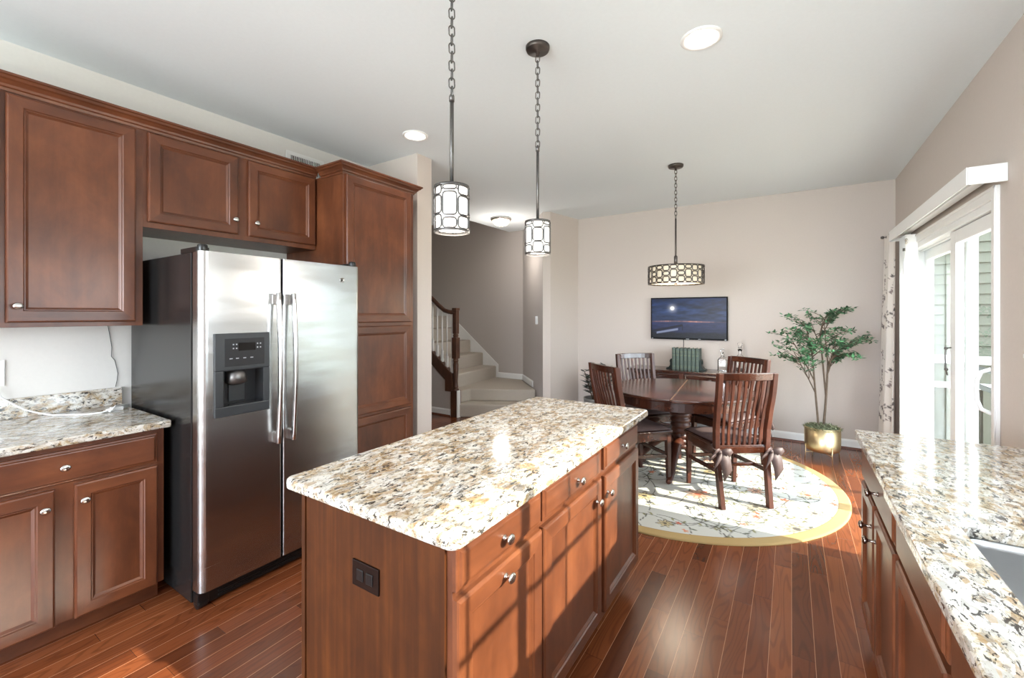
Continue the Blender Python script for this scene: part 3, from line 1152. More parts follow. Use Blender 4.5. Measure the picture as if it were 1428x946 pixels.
# ------------------------------------------------------------------ small things on the left
b = MB()
t = thing('wall_outlet', 'white outlet plate on the wall above left countertop', 'outlet', (LW, 0.42, 1.15))
MB().box(0, -0.045, -0.065, 0.006, 0.045, 0.065).build('outlet_plate', 'white_plastic', t, (0, 0, 0), bevel=0.002)
b = MB()
for s in (-1, 1):
    b.box(0.006, -0.016, s * 0.022 - 0.014, 0.009, 0.016, s * 0.022 + 0.014)
b.build('receptacle', 'white_plastic', t, (0, 0, 0), bevel=0.002)

b = MB()
zc = 0.9185
pts = [(-3.345, 0.43, 1.08), (-3.335, 0.45, 1.03), (-3.328, 0.49, 0.99), (-3.32, 0.53, 0.955), (-3.30, 0.58, 0.930), (-3.25, 0.62, zc), (-3.19, 0.67, zc), (-3.14, 0.72, zc), (-3.12, 0.77, zc), (-3.13, 0.81, 0.925)]
P2 = []
for i in range(len(pts) - 1):
    for k in range(4):
        a, c = Vector(pts[i]), Vector(pts[i + 1])
        P2.append(a.lerp(c, k / 4))
P2.append(Vector(pts[-1]))
t = thing('power_cord', 'white charger cord lying across the left countertop', 'cord', (-3.2, 0.62, 0.914))
b.tube([p - Vector((-3.2, 0.62, 0.914)) for p in P2], 0.0042, 8)
b.build('cable', 'white_plastic', t, (0, 0, 0))
b = MB()
for k in range(4):
    b.tube([(0.07 + 0.006 * k, 0.165 + 0.01 * k, 0.006 + 0.007 * (k % 2)), (0.05, 0.22, 0.011 + 0.005 * k), (0.02, 0.285, 0.008 + 0.006 * (k % 3))], 0.0055, 6)
b.box(0.03, 0.20, 0.001, 0.062, 0.25, 0.02)
b.build('coiled_bundle', 'white_plastic', t, (0, 0, 0))
b = MB()
b.tube([(LW + 0.004, y, z) for y, z in ((0.86, 1.385), (0.868, 1.33), (0.872, 1.30), (0.878, 1.255), (0.876, 1.20), (0.892, 1.175), (0.905, 1.10), (0.902, 1.06), (0.895, 1.02))], 0.0016, 5)
tag(b.build('thin_wire', 'black_wire'), 'thin dark wire running down the wall beside the fridge', 'wire')

t = thing('wall_vent', 'white slotted air vent high on the wall above fridge cabinet', 'vent', (LW, 2.09, 2.66))
b = MB()
b.box(0, -0.165, -0.09, 0.006, 0.165, -0.06)
b.box(0, -0.165, 0.06, 0.006, 0.165, 0.09)
b.box(0, -0.165, -0.06, 0.006, -0.13, 0.06)
b.box(0, 0.13, -0.06, 0.006, 0.165, 0.06)
b.build('vent_frame', 'trim', t, (0, 0, 0), bevel=0.001)
b = MB().box(0.0005, -0.13, -0.06, 0.0015, 0.13, 0.06)
b.build('vent_shade_sheet', 'black', t, (0, 0, 0))  # flat black sheet puts in the shade of the hollow behind the slats
b = MB()
for k in range(18):
    y = -0.125 + k * 0.0147
    b.bar((0.0045, y, -0.06), (0.0045, y, 0.06), 0.006 if k < 8 else 0.010, 0.003, (0, 1, 0))
for z in (-0.02, 0.02):
    b.box(0.003, -0.13, z - 0.002, 0.006, 0.13, z + 0.002)
b.build('vent_slats', 'trim', t, (0, 0, 0))


# ------------------------------------------------------------------ staircase
t = thing('staircase', 'beige carpeted staircase with winder steps climbing to the left', 'stairs', (-4.2, 5.5, 0))
sx, sy = -4.2, 5.5
T2 = lambda P_: [(x - sx, y - sy) for x, y in P_]
# bottom winder step and landing
b = MB().prism(T2([(-3.93, 4.73), (-2.90, 5.245), (-3.72, 6.125), (-4.05, 6.155), (-4.05, 4.78)]), 0.0, 0.185)
b.build('carpet_step', 'carpet', t, (0, 0, 0), bevel=0.02, seg=3)
b = MB().prism(T2([(-3.93, 4.985), (-3.085, 5.435), (-3.735, 6.125), (-3.76, 6.155), (-4.45, 6.155), (-4.45, 4.775), (-3.93, 4.775)]), 0.185, 0.36)
b.build('carpet_step', 'carpet', t, (0, 0, 0), bevel=0.02, seg=3)
stepz = [0.557, 0.772, 0.986]
stepx = [-4.30, -4.57, -4.84]
while stepx[-1] > -5.75:
    stepx.append(stepx[-1] - 0.27)
    stepz.append(stepz[-1] + 0.214)
pz = 0.36
for k, (x, z) in enumerate(zip(stepx, stepz)):
    if k == 0:
        poly = [(-4.27, 6.155), (-4.12, 4.775), (-4.62, 4.775), (-4.62, 6.155)]
    elif k == 1:
        poly = [(-4.55, 6.155), (-4.45, 4.775), (-4.9, 4.775), (-4.9, 6.155)]
    else:
        poly = [(x + 0.01, 6.155), (x + 0.02, 4.775), (x - 0.3, 4.775), (x - 0.3, 6.155)]
    b = MB().prism(T2(poly), pz - 0.02, z)
    b.build('carpet_step', 'carpet', t, (0, 0, 0), bevel=0.02, seg=3)
    pz = z
# white wall skirt
sk = [(-4.235, 0.36), (-4.235, 0.575), (-5.95, 1.935), (-5.95, 1.55)]
sk = [(-4.235, 0.36), (-4.235, 0.580), (-5.95, 1.945), (-5.95, 1.60), (-4.5, 0.36)]
b = MB().prism([(x - sx, z) for x, z in sk], 6.156 - sy, 6.170 - sy, 'Y')
b.build('wall_skirt', 'trim', t, (0, 0, 0), bevel=0.002)
b = MB().prism([(-3.929 - sx, 0.0), (-3.913 - sx, 0.0), (-3.913 - sx, 0.375), (-3.929 - sx, 0.375)], 4.69 - sy, 4.75 - sy, 'Y')
b.build('step_skirt', 'trim', t, (0, 0, 0))

b = MB().prism([(-6.38, 0), (-4.06, 0), (-4.06, 0.42), (-6.38, 2.2)], 4.71, 4.76, 'Y')
struct(b.build('wall_understair', 'wall_hall'), 'grey triangular wall under the staircase', 'wall')

NX, NY = -3.982, 4.735
t = thing('stair_railing', 'brown wooden newel and handrail with white balusters beside the stairs', 'railing', (NX, NY, 0))
b = MB()
b.box(-0.052, -0.052, 0, 0.052, 0.052, 0.372)
b.lathe([(0.050, 0.372), (0.042, 0.392), (0.028, 0.405), (0.038, 0.42), (0.032, 0.445), (0.029, 0.50), (0.036, 0.63), (0.040, 0.73), (0.034, 0.775), (0.042, 0.79), (0.034, 0.805), (0.040, 0.82)], 16)
b.box(-0.041, -0.041, 0.82, 0.041, 0.041, 1.116)
b.lathe([(0.041, 1.116), (0.032, 1.13), (0.043, 1.145), (0.031, 1.165), (0.029, 1.17)], 16)
b.box(-0.033, -0.033, 1.17, 0.033, 0.033, 1.50)
b.box(-0.040, -0.040, 1.50, 0.040, 0.040, 1.535)
b.build('newel_post', 'stair_wood', t, (0, 0, 0), bevel=0.004)
b = MB()
rail = [(0, 0.0, 1.470), (-0.12, 0.0, 1.478), (-0.21, 0.0, 1.50), (-0.31, 0.0, 1.565), (-0.43, 0.0, 1.66), (-0.58, 0.0, 1.78), (-0.9, 0.0, 2.033), (-1.7, 0.0, 2.668)]
b.tube(rail, 0.036, 10, flat=0.85)
b.build('handrail', 'stair_wood', t, (0, 0, 0))
b = MB()
b.prism([(-0.04, 0.40), (-0.04, 0.60), (-1.80, 1.995), (-1.80, 1.805), (-0.17, 0.51), (-0.17, 0.35), (-0.04, 0.35)], -0.04, 0.035, 'Y')
b.build('stringer', 'stair_wood', t, (0, 0, 0), bevel=0.003)


def railz(x):
    for (x0, _, z0), (x1, _, z1) in zip(rail, rail[1:]):
        if x1 <= x <= x0:
            return z0 + (z1 - z0) * (x - x0) / (x1 - x0)
    return 2.6


for k in range(17):
    x = -0.070 - 0.092 * k
    zb = 0.60 - (x + 0.04) * 0.793 - 0.01
    zt = railz(x) - 0.02
    b = MB()
    b.box(x - 0.016, -0.016, zb, x + 0.016, 0.016, zb + 0.16)
    b.lathe([(0.016, zb + 0.16), (0.010, zb + 0.20), (0.011, zb + 0.4), (0.009, zt)], 10, (x, 0.0, 0))
    b.build('baluster', 'trim', t, (0, 0, 0))

t = thing('light_switch', 'white light switch plate on the angled stair wall', 'switch', (-3.035, 5.409, 1.36), R(-137))
MB().box(-0.036, -0.006, -0.058, 0.036, 0, 0.058).build('switch_plate', 'white_plastic', t, (0, 0, 0), bevel=0.002)
MB().box(-0.012, -0.012, -0.022, 0.012, -0.006, 0.022).build('switch_rocker', 'white_plastic', t, (0, 0, 0), bevel=0.002)
t['label'] = 'white light switch plate on the angled stair wall'
t = thing('light_switch', 'white switch at the right photo edge beside the sliding door', 'switch', (RW, 2.885, 1.26), R(-90))
MB().box(-0.045, -0.006, -0.058, 0.045, 0, 0.058).build('switch_plate', 'white_plastic', t, (0, 0, 0), bevel=0.002)
MB().box(-0.008, -0.026, -0.010, 0.008, -0.006, 0.010).build('switch_toggle', 'white_plastic', t, (0, 0, 0), bevel=0.002)


# ------------------------------------------------------------------ ceiling lights
def can_light(x, y, label, energy):
    t = thing('recessed_light', label, 'ceiling light', (x, y, CZ), 0, 'recessed ceiling lights')
    b = MB().lathe([(0.098, 0.0), (0.098, -0.006), (0.088, -0.010), (0.074, -0.004), (0.074, 0)], 32, cap=False)
    b.build('trim_ring', 'trim', t, (0, 0, 0))
    b = MB().lathe([(0.075, -0.003), (0.05, -0.005), (0, -0.006)], 32, cap=False)
    b.build('lamp_lens', 'can_glow', t, (0, 0, 0))
    l = bpy.data.lights.new('can_lamp', 'SPOT')
    l.energy = energy
    l.spot_size = R(130)
    l.spot_blend = 0.8
    l.shadow_soft_size = 0.12
    l.color = (1.0, 0.93, 0.84)
    o = bpy.data.objects.new('can_lamp', l)
    o.location = (0, 0, -0.03)
    o.parent = t
    COL.objects.link(o)


can_light(-0.38, 2.354, 'larger-looking recessed ceiling light at the upper right', 4)
can_light(-2.46, 2.438, 'recessed ceiling light in front of the pantry cabinet', 8)


def chain(b, x, y, z0, z1, ln=0.042, wd=0.011, r=0.0026):
    n = max(2, int(round((z1 - z0) / (ln * 0.78))))
    st = (z1 - z0) / n
    for k in range(n):
        zc_ = z0 + st * (k + 0.5)
        hl = st * 0.62
        pts = []
        for i in range(14):
            a = 2 * math.pi * i / 14
            u = wd * math.cos(a)
            w = (hl - wd) * (1 if math.sin(a) > 0 else -1) + wd * math.sin(a)
            ang = R(35) if k % 2 else R(125)
            pts.append((x + u * math.cos(ang), y + u * math.sin(ang), zc_ + w))
        b.tube(pts, r, 6, closed=True)


def rloop(rad, a0, a1, z0, z1, rc):
    """rounded rectangle wrapped on a cylinder"""
    w = (a1 - a0) * rad
    pts = []
    for u, z in rrect(0, z0, w, z1, rc, 4):
        a = a0 + u / rad
        pts.append((rad * math.cos(a), rad * math.sin(a), z))
    # densify
    out = []
    for i in range(len(pts)):
        p, q = Vector(pts[i]), Vector(pts[(i + 1) % len(pts)])
        out.append(p)
        if (q - p).length > 0.02:
            for k in (1, 2, 3):
                m = p.lerp(q, k / 4)
                h = math.hypot(m.x, m.y)
                out.append(Vector((m.x * rad / h, m.y * rad / h, m.z)))
    return out


def pendant(x, y, ztop, zbot, zrod, label, energy, rot):
    t = thing('pendant_light', label, 'pendant light', (x, y, 0), rot, 'mini pendants over the island')
    b = MB().lathe([(0.062, CZ), (0.062, CZ - 0.012), (0.058, CZ - 0.022), (0.012, CZ - 0.024), (0.008, CZ - 0.05), (0, CZ - 0.05)], 32)
    b.build('canopy', 'bronze', t, (0, 0, 0))
    b = MB()
    chain(b, 0, 0, zrod, CZ - 0.045)
    b.build('chain', 'pewter', t, (0, 0, 0))
    b = MB().cyl((0, 0, ztop), (0, 0, zrod), 0.0075, n=12)
    b.lathe([(0.010, zrod - 0.02), (0.010, zrod), (0.004, zrod + 0.012)], 12)
    b.build('rod', 'pewter', t, (0, 0, 0))
    rad = 0.064
    b = MB()
    b.lathe([(rad + 0.002, ztop - 0.010), (rad + 0.002, ztop), (0.0, ztop + 0.001)], 32)
    b.lathe([(rad - 0.003, zbot), (rad + 0.003, zbot), (rad + 0.003, zbot + 0.008), (rad - 0.003, zbot + 0.008), (rad - 0.003, zbot)], 32, cap=False)
    h = ztop - zbot
    for k in range(7):
        a0 = 2 * math.pi * k / 7
        a1 = a0 + 2 * math.pi / 7
        g = 0.10
        if k % 2 == 0:
            cuts = [(0.05, 0.34), (0.37, 0.74), (0.77, 0.96)] if k % 4 == 0 else [(0.05, 0.30), (0.33, 0.72), (0.75, 0.96)]
        else:
            cuts = [(0.05, 0.26), (0.32, 0.80), (0.85, 0.96)]
        for c0_, c1_ in cuts:
            b.tube(rloop(rad + 0.001, a0 + g * 0.5, a1 - g * 0.5, zbot + h * c0_, zbot + h * c1_, 0.012), 0.0032, 6, closed=True)
        mid = a1
        for zz in (0.20, 0.56, 0.86):
            p = [((rad + 0.001) * math.cos(q), (rad + 0.001) * math.sin(q), zbot + h * zz) for q in (mid - g * 0.5, mid + g * 0.5)]
            b.tube(p, 0.0028, 5)
    b.build('metal_fretwork', 'pewter', t, (0, 0, 0))
    b = MB().lathe([(0.001, zbot + 0.012), (rad - 0.008, zbot + 0.012), (rad - 0.006, zbot + 0.016), (rad - 0.006, ztop - 0.004)], 32, cap=False)
    b.build('glass_shade', 'pend_glow', t, (0, 0, 0))
    l = bpy.data.lights.new('pendant_lamp', 'POINT')
    l.energy = energy
    l.shadow_soft_size = 0.06
    l.color = (1.0, 0.93, 0.84)
    o = bpy.data.objects.new('pendant_lamp', l)
    o.location = (0, 0, zbot - 0.09)
    o.parent = t
    COL.objects.link(o)


pendant(-1.075, 1.255, 1.930, 1.755, 2.27, 'mini pendant nearer the camera over island with rectangle fretwork', 4, 0.35)
pendant(-1.108, 1.973, 1.932, 1.757, 2.315, 'mini pendant over the far end of the island', 4, 1.2)

# dining drum pendant
DXP, DYP = -0.905, 4.24
t = thing('drum_pendant', 'wide drum pendant with metal fretwork hanging over dining table', 'pendant light', (DXP, DYP, 0))
b = MB().lathe([(0.068, CZ), (0.068, CZ - 0.014), (0.062, CZ - 0.024), (0.012, CZ - 0.026), (0.008, CZ - 0.05), (0, CZ - 0.05)], 32)
b.build('canopy', 'bronze', t, (0, 0, 0))
b = MB()
chain(b, 0, 0, 2.34, CZ - 0.045)
b.build('chain', 'bronze', t, (0, 0, 0))
b = MB().cyl((0, 0, 1.86), (0, 0, 2.34), 0.008, n=12)
b.lathe([(0.016, 1.885), (0.016, 1.985), (0.010, 1.995)], 14)
b.build('rod', 'bronze', t, (0, 0, 0))
rad, zb, zt_ = 0.245, 1.725, 1.895
b = MB()
for z in (zb, zt_ - 0.008):
    b.lathe([(rad - 0.003, z), (rad + 0.003, z), (rad + 0.003, z + 0.008), (rad - 0.003, z + 0.008), (rad - 0.003, z)], 64, cap=False)
N = 24
for k in range(N):
    a0, a1 = 2 * math.pi * k / N, 2 * math.pi * (k + 1) / N
    g = 0.035
    h = zt_ - zb - 0.016
    cuts = [[(0.02, 0.24), (0.30, 0.72), (0.78, 0.98)], [(0.02, 0.34), (0.40, 0.62), (0.68, 0.98)]][k % 2]
    for c0_, c1_ in cuts:
        b.tube(rloop(rad, a0 + g / 2, a1 - g / 2, zb + 0.008 + h * c0_, zb + 0.008 + h * c1_, 0.014), 0.0044, 6, closed=True)
    for zz in (0.13, 0.5, 0.87):
        p = [(rad * math.cos(q), rad * math.sin(q), zb + 0.008 + h * zz) for q in (a1 - g / 2, a1 + g / 2)]
        b.tube(p, 0.003, 5)
for k in range(3):
    a = R(120 * k + 20)
    b.tube([(0.012 * math.cos(a), 0.012 * math.sin(a), zt_ - 0.004), (rad * math.cos(a), rad * math.sin(a), zt_ - 0.004)], 0.004, 6)
b.build('metal_fretwork', 'bronze', t, (0, 0, 0))
b = MB().lathe([(rad - 0.016, zb + 0.012), (rad - 0.016, zt_ - 0.004)], 64, cap=False)
b.lathe([(rad - 0.018, zb + 0.013), (0.0, zb + 0.013)], 64, cap=False)
b.build('linen_shade', 'drum_glow', t, (0, 0, 0))
b = MB().lathe([(0.0, zb - 0.008), (0.010, zb - 0.004), (0.014, zb + 0.006), (0.014, zb + 0.012)], 14)
b.build('finial', 'bronze', t, (0, 0, 0))
l = bpy.data.lights.new('drum_lamp', 'POINT')
l.energy = 8
l.shadow_soft_size = 0.15
l.color = (1.0, 0.85, 0.66)
o = bpy.data.objects.new('drum_lamp', l)
o.location = (0, 0, zb - 0.12)
o.parent = t
COL.objects.link(o)

# hall flush mount
t = thing('flush_ceiling_light', 'small dome ceiling light glowing in the stair hall', 'ceiling light', (-3.54, 5.22, CZ))
b = MB().lathe([(0.150, 0), (0.155, -0.018), (0.140, -0.034), (0.128, -0.036)], 32)
b.build('metal_base', 'nickel', t, (0, 0, 0))
b = MB().lathe([(0.128, -0.034), (0.118, -0.065), (0.090, -0.095), (0.045, -0.112), (0, -0.116)], 32, cap=False)
b.build('glass_bowl', 'flush_glow', t, (0, 0, 0))
b = MB().lathe([(0.012, -0.114), (0.010, -0.124), (0, -0.128)], 12)
b.build('finial', 'nickel', t, (0, 0, 0))
l = bpy.data.lights.new('hall_lamp', 'POINT')
l.energy = 7
l.shadow_soft_size = 0.1
l.color = (1.0, 0.93, 0.85)
o = bpy.data.objects.new('hall_lamp', l)
o.location = (0, 0, -0.5)
o.parent = t
COL.objects.link(o)


# ------------------------------------------------------------------ rug (round, floral)
def raster(n):
    return np.ones((n, n, 3))


def stamp(img, x, y, r, col, alpha=1.0):
    n = img.shape[0]
    x0, x1 = max(0, int(x - r - 1)), min(n, int(x + r + 2))
    y0, y1 = max(0, int(y - r - 1)), min(n, int(y + r + 2))
    if x0 >= x1 or y0 >= y1:
        return
    yy, xx = np.mgrid[y0:y1, x0:x1]
    d = np.sqrt((xx - x) ** 2 + (yy - y) ** 2)
    m = np.clip(r - d + 0.5, 0, 1)[..., None] * alpha
    img[y0:y1, x0:x1] = img[y0:y1, x0:x1] * (1 - m) + np.array(col) * m


def petal(img, x, y, ang, ln, wd, col, alpha=1.0):
    for k in range(12):
        u = k / 11
        stamp(img, x + math.cos(ang) * ln * u, y + math.sin(ang) * ln * u, max(0.7, wd * math.sin(math.pi * (0.12 + 0.85 * u))), col, alpha)


def stroke(img, pts, r, col, alpha=1.0):
    for (ax, ay), (bx, by) in zip(pts, pts[1:]):
        m = max(1, int(math.hypot(bx - ax, by - ay) / max(0.6, r * 0.7)))
        for k in range(m):
            u = k / m
            stamp(img, ax + (bx - ax) * u, ay + (by - ay) * u, r, col, alpha)


def rug_image(n=1100):
    rng = random.Random(11)
    img = raster(n) * np.array(srgb(190, 187, 178))
    vine = srgb(74, 68, 62)
    greens = [srgb(110, 106, 68), srgb(134, 128, 86), srgb(88, 92, 74)]
    fl = [srgb(164, 84, 58), srgb(180, 122, 86), srgb(186, 160, 96), srgb(162, 148, 120), srgb(150, 72, 52)]
    pts_used = []
    for _ in range(95):   # curling vines
        x, y = rng.uniform(0.05, 0.95) * n, rng.uniform(0.05, 0.95) * n
        a = rng.uniform(0, 6.28)
        cur = rng.choice((-1, 1)) * rng.uniform(0.04, 0.10)
        p = [(x, y)]
        for k in range(70):
            a += cur * (0.6 + (k % 26) / 16)
            if k % 26 == 25:
                cur = -cur
            x += math.cos(a) * n * 0.0075
            y += math.sin(a) * n * 0.0075
            p.append((x, y))
            if k % 9 == 4:
                petal(img, x, y, a + rng.choice((-1, 1)) * 0.9, n * 0.018, n * 0.0034, rng.choice(greens), 0.7)
        stroke(img, p, n * 0.0012, vine, 0.85)
    for _ in range(30):   # big flowers
        for _try in range(30):
            x, y = rng.uniform(0.04, 0.96) * n, rng.uniform(0.04, 0.96) * n
            if all(math.hypot(x - u, y - v) > 0.12 * n for u, v in pts_used):
                break
        pts_used.append((x, y))
        c = rng.choice(fl[1:4])
        rr = rng.uniform(0.020, 0.040) * n
        np_ = rng.choice((6, 7, 8))
        for k in range(np_):
            a = 2 * math.pi * k / np_
            petal(img, x, y, a, rr, rr * 0.30, c, 0.16)
            stroke(img, [(x + math.cos(a + d) * rr * q, y + math.sin(a + d) * rr * q) for d, q in ((-0.3, 0.4), (-0.25, 0.8), (0, 1.08), (0.25, 0.8), (0.3, 0.4))], n * 0.0011, vine, 0.7)
        stamp(img, x, y, rr * 0.25, rng.choice((fl[0], fl[4], srgb(70, 66, 64))), 0.9)
    for _ in range(80):   # small red and dark blossoms
        x, y = rng.uniform(0.04, 0.96) * n, rng.uniform(0.04, 0.96) * n
        c = rng.choice((srgb(178, 84, 58), srgb(196, 120, 84), srgb(64, 62, 62), srgb(148, 128, 120)))
        rr = rng.uniform(0.008, 0.016) * n
        for k in range(5):
            petal(img, x, y, 2 * math.pi * k / 5 + rng.random(), rr, rr * 0.22, c, 0.8)
    return img


def set_col(me, cols):
    at = me.color_attributes.new('Col', 'FLOAT_COLOR', 'POINT')
    a = np.ones((len(cols), 4), dtype=np.float32)
    a[:, :3] = cols
    at.data.foreach_set('color', a.ravel())


RC, RR = (-0.922, 4.178), 1.307
img = rug_image()
nr, na = 230, 760
rs = np.concatenate([np.linspace(0.004, RR - 0.01, nr), [RR - 0.004, RR, RR]])
zs = np.concatenate([np.full(nr, 0.013), [0.011, 0.007, 0.001]])
A = np.linspace(0, 2 * np.pi, na, endpoint=False)
X = rs[:, None] * np.cos(A)[None]
Y = rs[:, None] * np.sin(A)[None]
Zg = np.repeat(zs[:, None], na, 1)
V = np.stack([X, Y, Zg], -1).reshape(-1, 3)
nb = len(rs)
idx = np.arange(nb * na).reshape(nb, na)
nx = np.roll(idx, -1, axis=1)
F = np.stack([idx[:-1], nx[:-1], nx[1:], idx[1:]], -1).reshape(-1, 4)
faces = F.tolist() + [idx[0][::-1].tolist()]
me = bpy.data.meshes.new('round_rug')
me.from_pydata(V.tolist(), [], faces)
me.materials.append(M['rug'])
n = img.shape[0]
px = np.clip(((V[:, 0] / RR) * 0.5 + 0.5) * (n - 1), 0, n - 1).astype(int)
py = np.clip(((V[:, 1] / RR) * 0.5 + 0.5) * (n - 1), 0, n - 1).astype(int)
cols = img[py, px]
rad_ = np.hypot(V[:, 0], V[:, 1])
border = np.array(srgb(168, 140, 92))
cols = np.where((rad_ > RR - 0.075)[:, None], border, cols)
cols = np.where(((rad_ > RR - 0.082) & (rad_ < RR - 0.074))[:, None], np.array(srgb(150, 120, 74)), cols)
set_col(me, cols)
me.polygons.foreach_set('use_smooth', [True] * len(me.polygons))
rug = bpy.data.objects.new('round_rug', me)
rug.location = (*RC, 0)
COL.objects.link(rug)
tag(rug, 'round ivory rug with floral vines and gold border under dining table', 'rug')
RZ = 0.0142

# ------------------------------------------------------------------ dining table
TC = (-0.865, 4.245)
t = thing('dining_table', 'round dark brown pedestal dining table on the round rug', 'table', (*TC, RZ), R(4.7))
TR, TZ = 0.625, 0.76 - RZ


def halfdisc(s, r, gap=0.002):
    p = []
    for i in range(41):
        a = -math.pi / 2 + math.pi * i / 40
        x, y = r * math.cos(a), r * math.sin(a)
        p.append((s * max(gap, x), y))
    return p if s > 0 else p[::-1]


for s in (-1, 1):
    b = MB().prism(halfdisc(s, TR), TZ - 0.028, TZ)
    b.build('tabletop_half', 'dine_h', t, (0, 0, 0), bevel=0.008, seg=3)
b = MB().box(-0.0012, -TR + 0.012, TZ - 0.02, 0.0012, TR - 0.012, TZ - 0.0006)
b.build('top_seam', M['seam'], t, (0, 0, 0))
b = MB().lathe([(TR - 0.045, TZ - 0.105), (TR - 0.03, TZ - 0.105), (TR - 0.03, TZ - 0.028), (TR - 0.045, TZ - 0.028), (TR - 0.045, TZ - 0.105)], 72, cap=False, smooth=False)
b.build('apron', 'dine_h', t, (0, 0, 0))
b = MB()
b.box(-0.14, -0.45, TZ - 0.06, 0.14, 0.45, TZ - 0.028)
b.build('top_cleat', 'dine_h', t, (0, 0, 0))
prof = [(0.075, 0.20), (0.085, 0.225), (0.07, 0.245)]
for k in range(7):
    z = 0.262 + k * 0.05
    rr = [0.074, 0.078, 0.082, 0.088, 0.092, 0.094, 0.09][k]
    prof += [(rr - 0.014, z - 0.022), (rr - 0.003, z - 0.012), (rr, z), (rr - 0.003, z + 0.012), (rr - 0.014, z + 0.022)]
prof += [(0.075, 0.60), (0.09, 0.63), (0.11, 0.66), (0.11, TZ - 0.06)]
b = MB().lathe(prof, 32)
b.build('pedestal_column', 'dine_v', t, (0, 0, 0))
for k in range(4):
    a = R(90 * k - 94.7)
    pts, rr = [], []
    for u, z, r_ in ((0.03, 0.26, 0.045), (0.10, 0.275, 0.046), (0.18, 0.25, 0.043), (0.26, 0.18, 0.037), (0.33, 0.10, 0.032), (0.39, 0.045, 0.028), (0.45, 0.026, 0.026), (0.475, 0.024, 0.020)):
        pts.append((u * math.cos(a), u * math.sin(a), z))
        rr.append(r_)
    b = MB().tube(pts, rr, 10, flat=0.8)
    b.build('foot', 'dine_v', t, (0, 0, 0))


# ------------------------------------------------------------------ dining chairs
def post_y(z):
    # rear post curve (local y)
    pts = [(0, -0.275), (0.15, -0.250), (0.30, -0.228), (0.43, -0.214), (0.55, -0.216), (0.70, -0.240), (0.85, -0.272), (1.0, -0.290)]
    for (z0_, y0_), (z1_, y1_) in zip(pts, pts[1:]):
        if z <= z1_:
            u = (z - z0_) / (z1_ - z0_)
            u = u * u * (3 - 2 * u) * 0.3 + u * 0.7
            return y0_ + (y1_ - y0_) * u
    return pts[-1][1]


def strip(b, pts, w, d, mi=0):
    """vertical post through points (x,y,z), rectangular section"""
    v, f = [], []
    for x, y, z in pts:
        v += [(x - w / 2, y - d / 2, z), (x + w / 2, y - d / 2, z), (x + w / 2, y + d / 2, z), (x - w / 2, y + d / 2, z)]
    for i in range(len(pts) - 1):
        a = 4 * i
        for k in range(4):
            l_ = (k + 1) % 4
            f.append((a + k, a + l_, a + 4 + l_, a + 4 + k))
    e = 4 * (len(pts) - 1)
    f += [(3, 2, 1, 0), (e, e + 1, e + 2, e + 3)]
    b.add(v, f, mi, False)


def make_chair(label):
    t = thing('dining_chair', label, 'chair', (0, 0, RZ), 0, 'slat-back dining chairs around the table')
    for s in (-1, 1):
        b = MB()
        strip(b, [(s * (0.182 + 0.025 * min(1, z / 0.9)), post_y(z), z) for z in np.linspace(0, 1.0, 15)], 0.036, 0.045)
        b.build('back_post', 'dine_v', t, (0, 0, 0), bevel=0.004)
        b = MB()
        b.bar((s * 0.198, 0.225, 0), (s * 0.198, 0.215, 0.42), 0.030, 0.030, (0, 1, 0), w1=0.042, h1=0.042)
        b.build('front_leg', 'dine_v', t, (0, 0, 0), bevel=0.003)
        b = MB().bar((s * 0.19, post_y(0.26), 0.26), (s * 0.198, 0.219, 0.23), 0.018, 0.030)
        b.build('side_stretcher', 'dine_h', t, (0, 0, 0), bevel=0.003)
    b = MB()
    b.bar((-0.19, 0.218, 0.24), (0.19, 0.218, 0.24), 0.018, 0.028)
    b.bar((-0.185, -0.06, 0.25), (0.185, -0.06, 0.25), 0.018, 0.026)
    b.build('cross_stretcher', 'dine_h', t, (0, 0, 0), bevel=0.003)
    b = MB()
    b.prism([(-0.205, -0.225), (0.205, -0.225), (0.232, 0.245), (-0.232, 0.245)], 0.43, 0.452)
    b.build('seat', 'dine_h', t, (0, 0, 0), bevel=0.006)
    b = MB()
    b.bar((-0.195, 0.222, 0.40), (0.195, 0.222, 0.40), 0.020, 0.06)
    for s in (-1, 1):
        b.bar((s * 0.19, -0.21, 0.40), (s * 0.205, 0.222, 0.40), 0.020, 0.06)
    b.bar((-0.18, -0.218, 0.415), (0.18, -0.218, 0.415), 0.024, 0.05)
    b.build('seat_rail', 'dine_h', t, (0, 0, 0), bevel=0.003)
    # crest rail, gently bowed
    b = MB()
    v, f = [], []
    for i in range(11):
        x = -0.207 + 0.414 * i / 10
        bow = -0.032 * (1 - (x / 0.207) ** 2)
        for z, dy in ((0.948, 0.012), (1.003, 0.0)):
            yy = post_y(z) + bow
            v += [(x, yy - 0.013, z), (x, yy + 0.013, z)]
    for i in range(10):
        a, c = 4 * i, 4 * i + 4
        f += [(a, c, c + 2, a + 2), (a + 1, a + 3, c + 3, c + 1), (a + 2, c + 2, c + 3, a + 3), (a, a + 1, c + 1, c)]
    f += [(0, 2, 3, 1), (40, 41, 43, 42)]
    b.add(v, f)
    b.build('crest_rail', 'dine_h', t, (0, 0, 0), bevel=0.004)
    for i in range(8):
        x = -0.1575 + 0.045 * i
        b = MB()
        bow = -0.032 * (1 - (x / 0.207) ** 2)
        strip(b, [(x * (0.90 + 0.10 * (z - 0.43) / 0.5), post_y(z) + bow * (z - 0.43) / 0.5, z) for z in np.linspace(0.432, 0.953, 9)], 0.021, 0.012)
        b.build('back_slat', 'dine_v', t, (0, 0, 0), bevel=0.002)
    return t


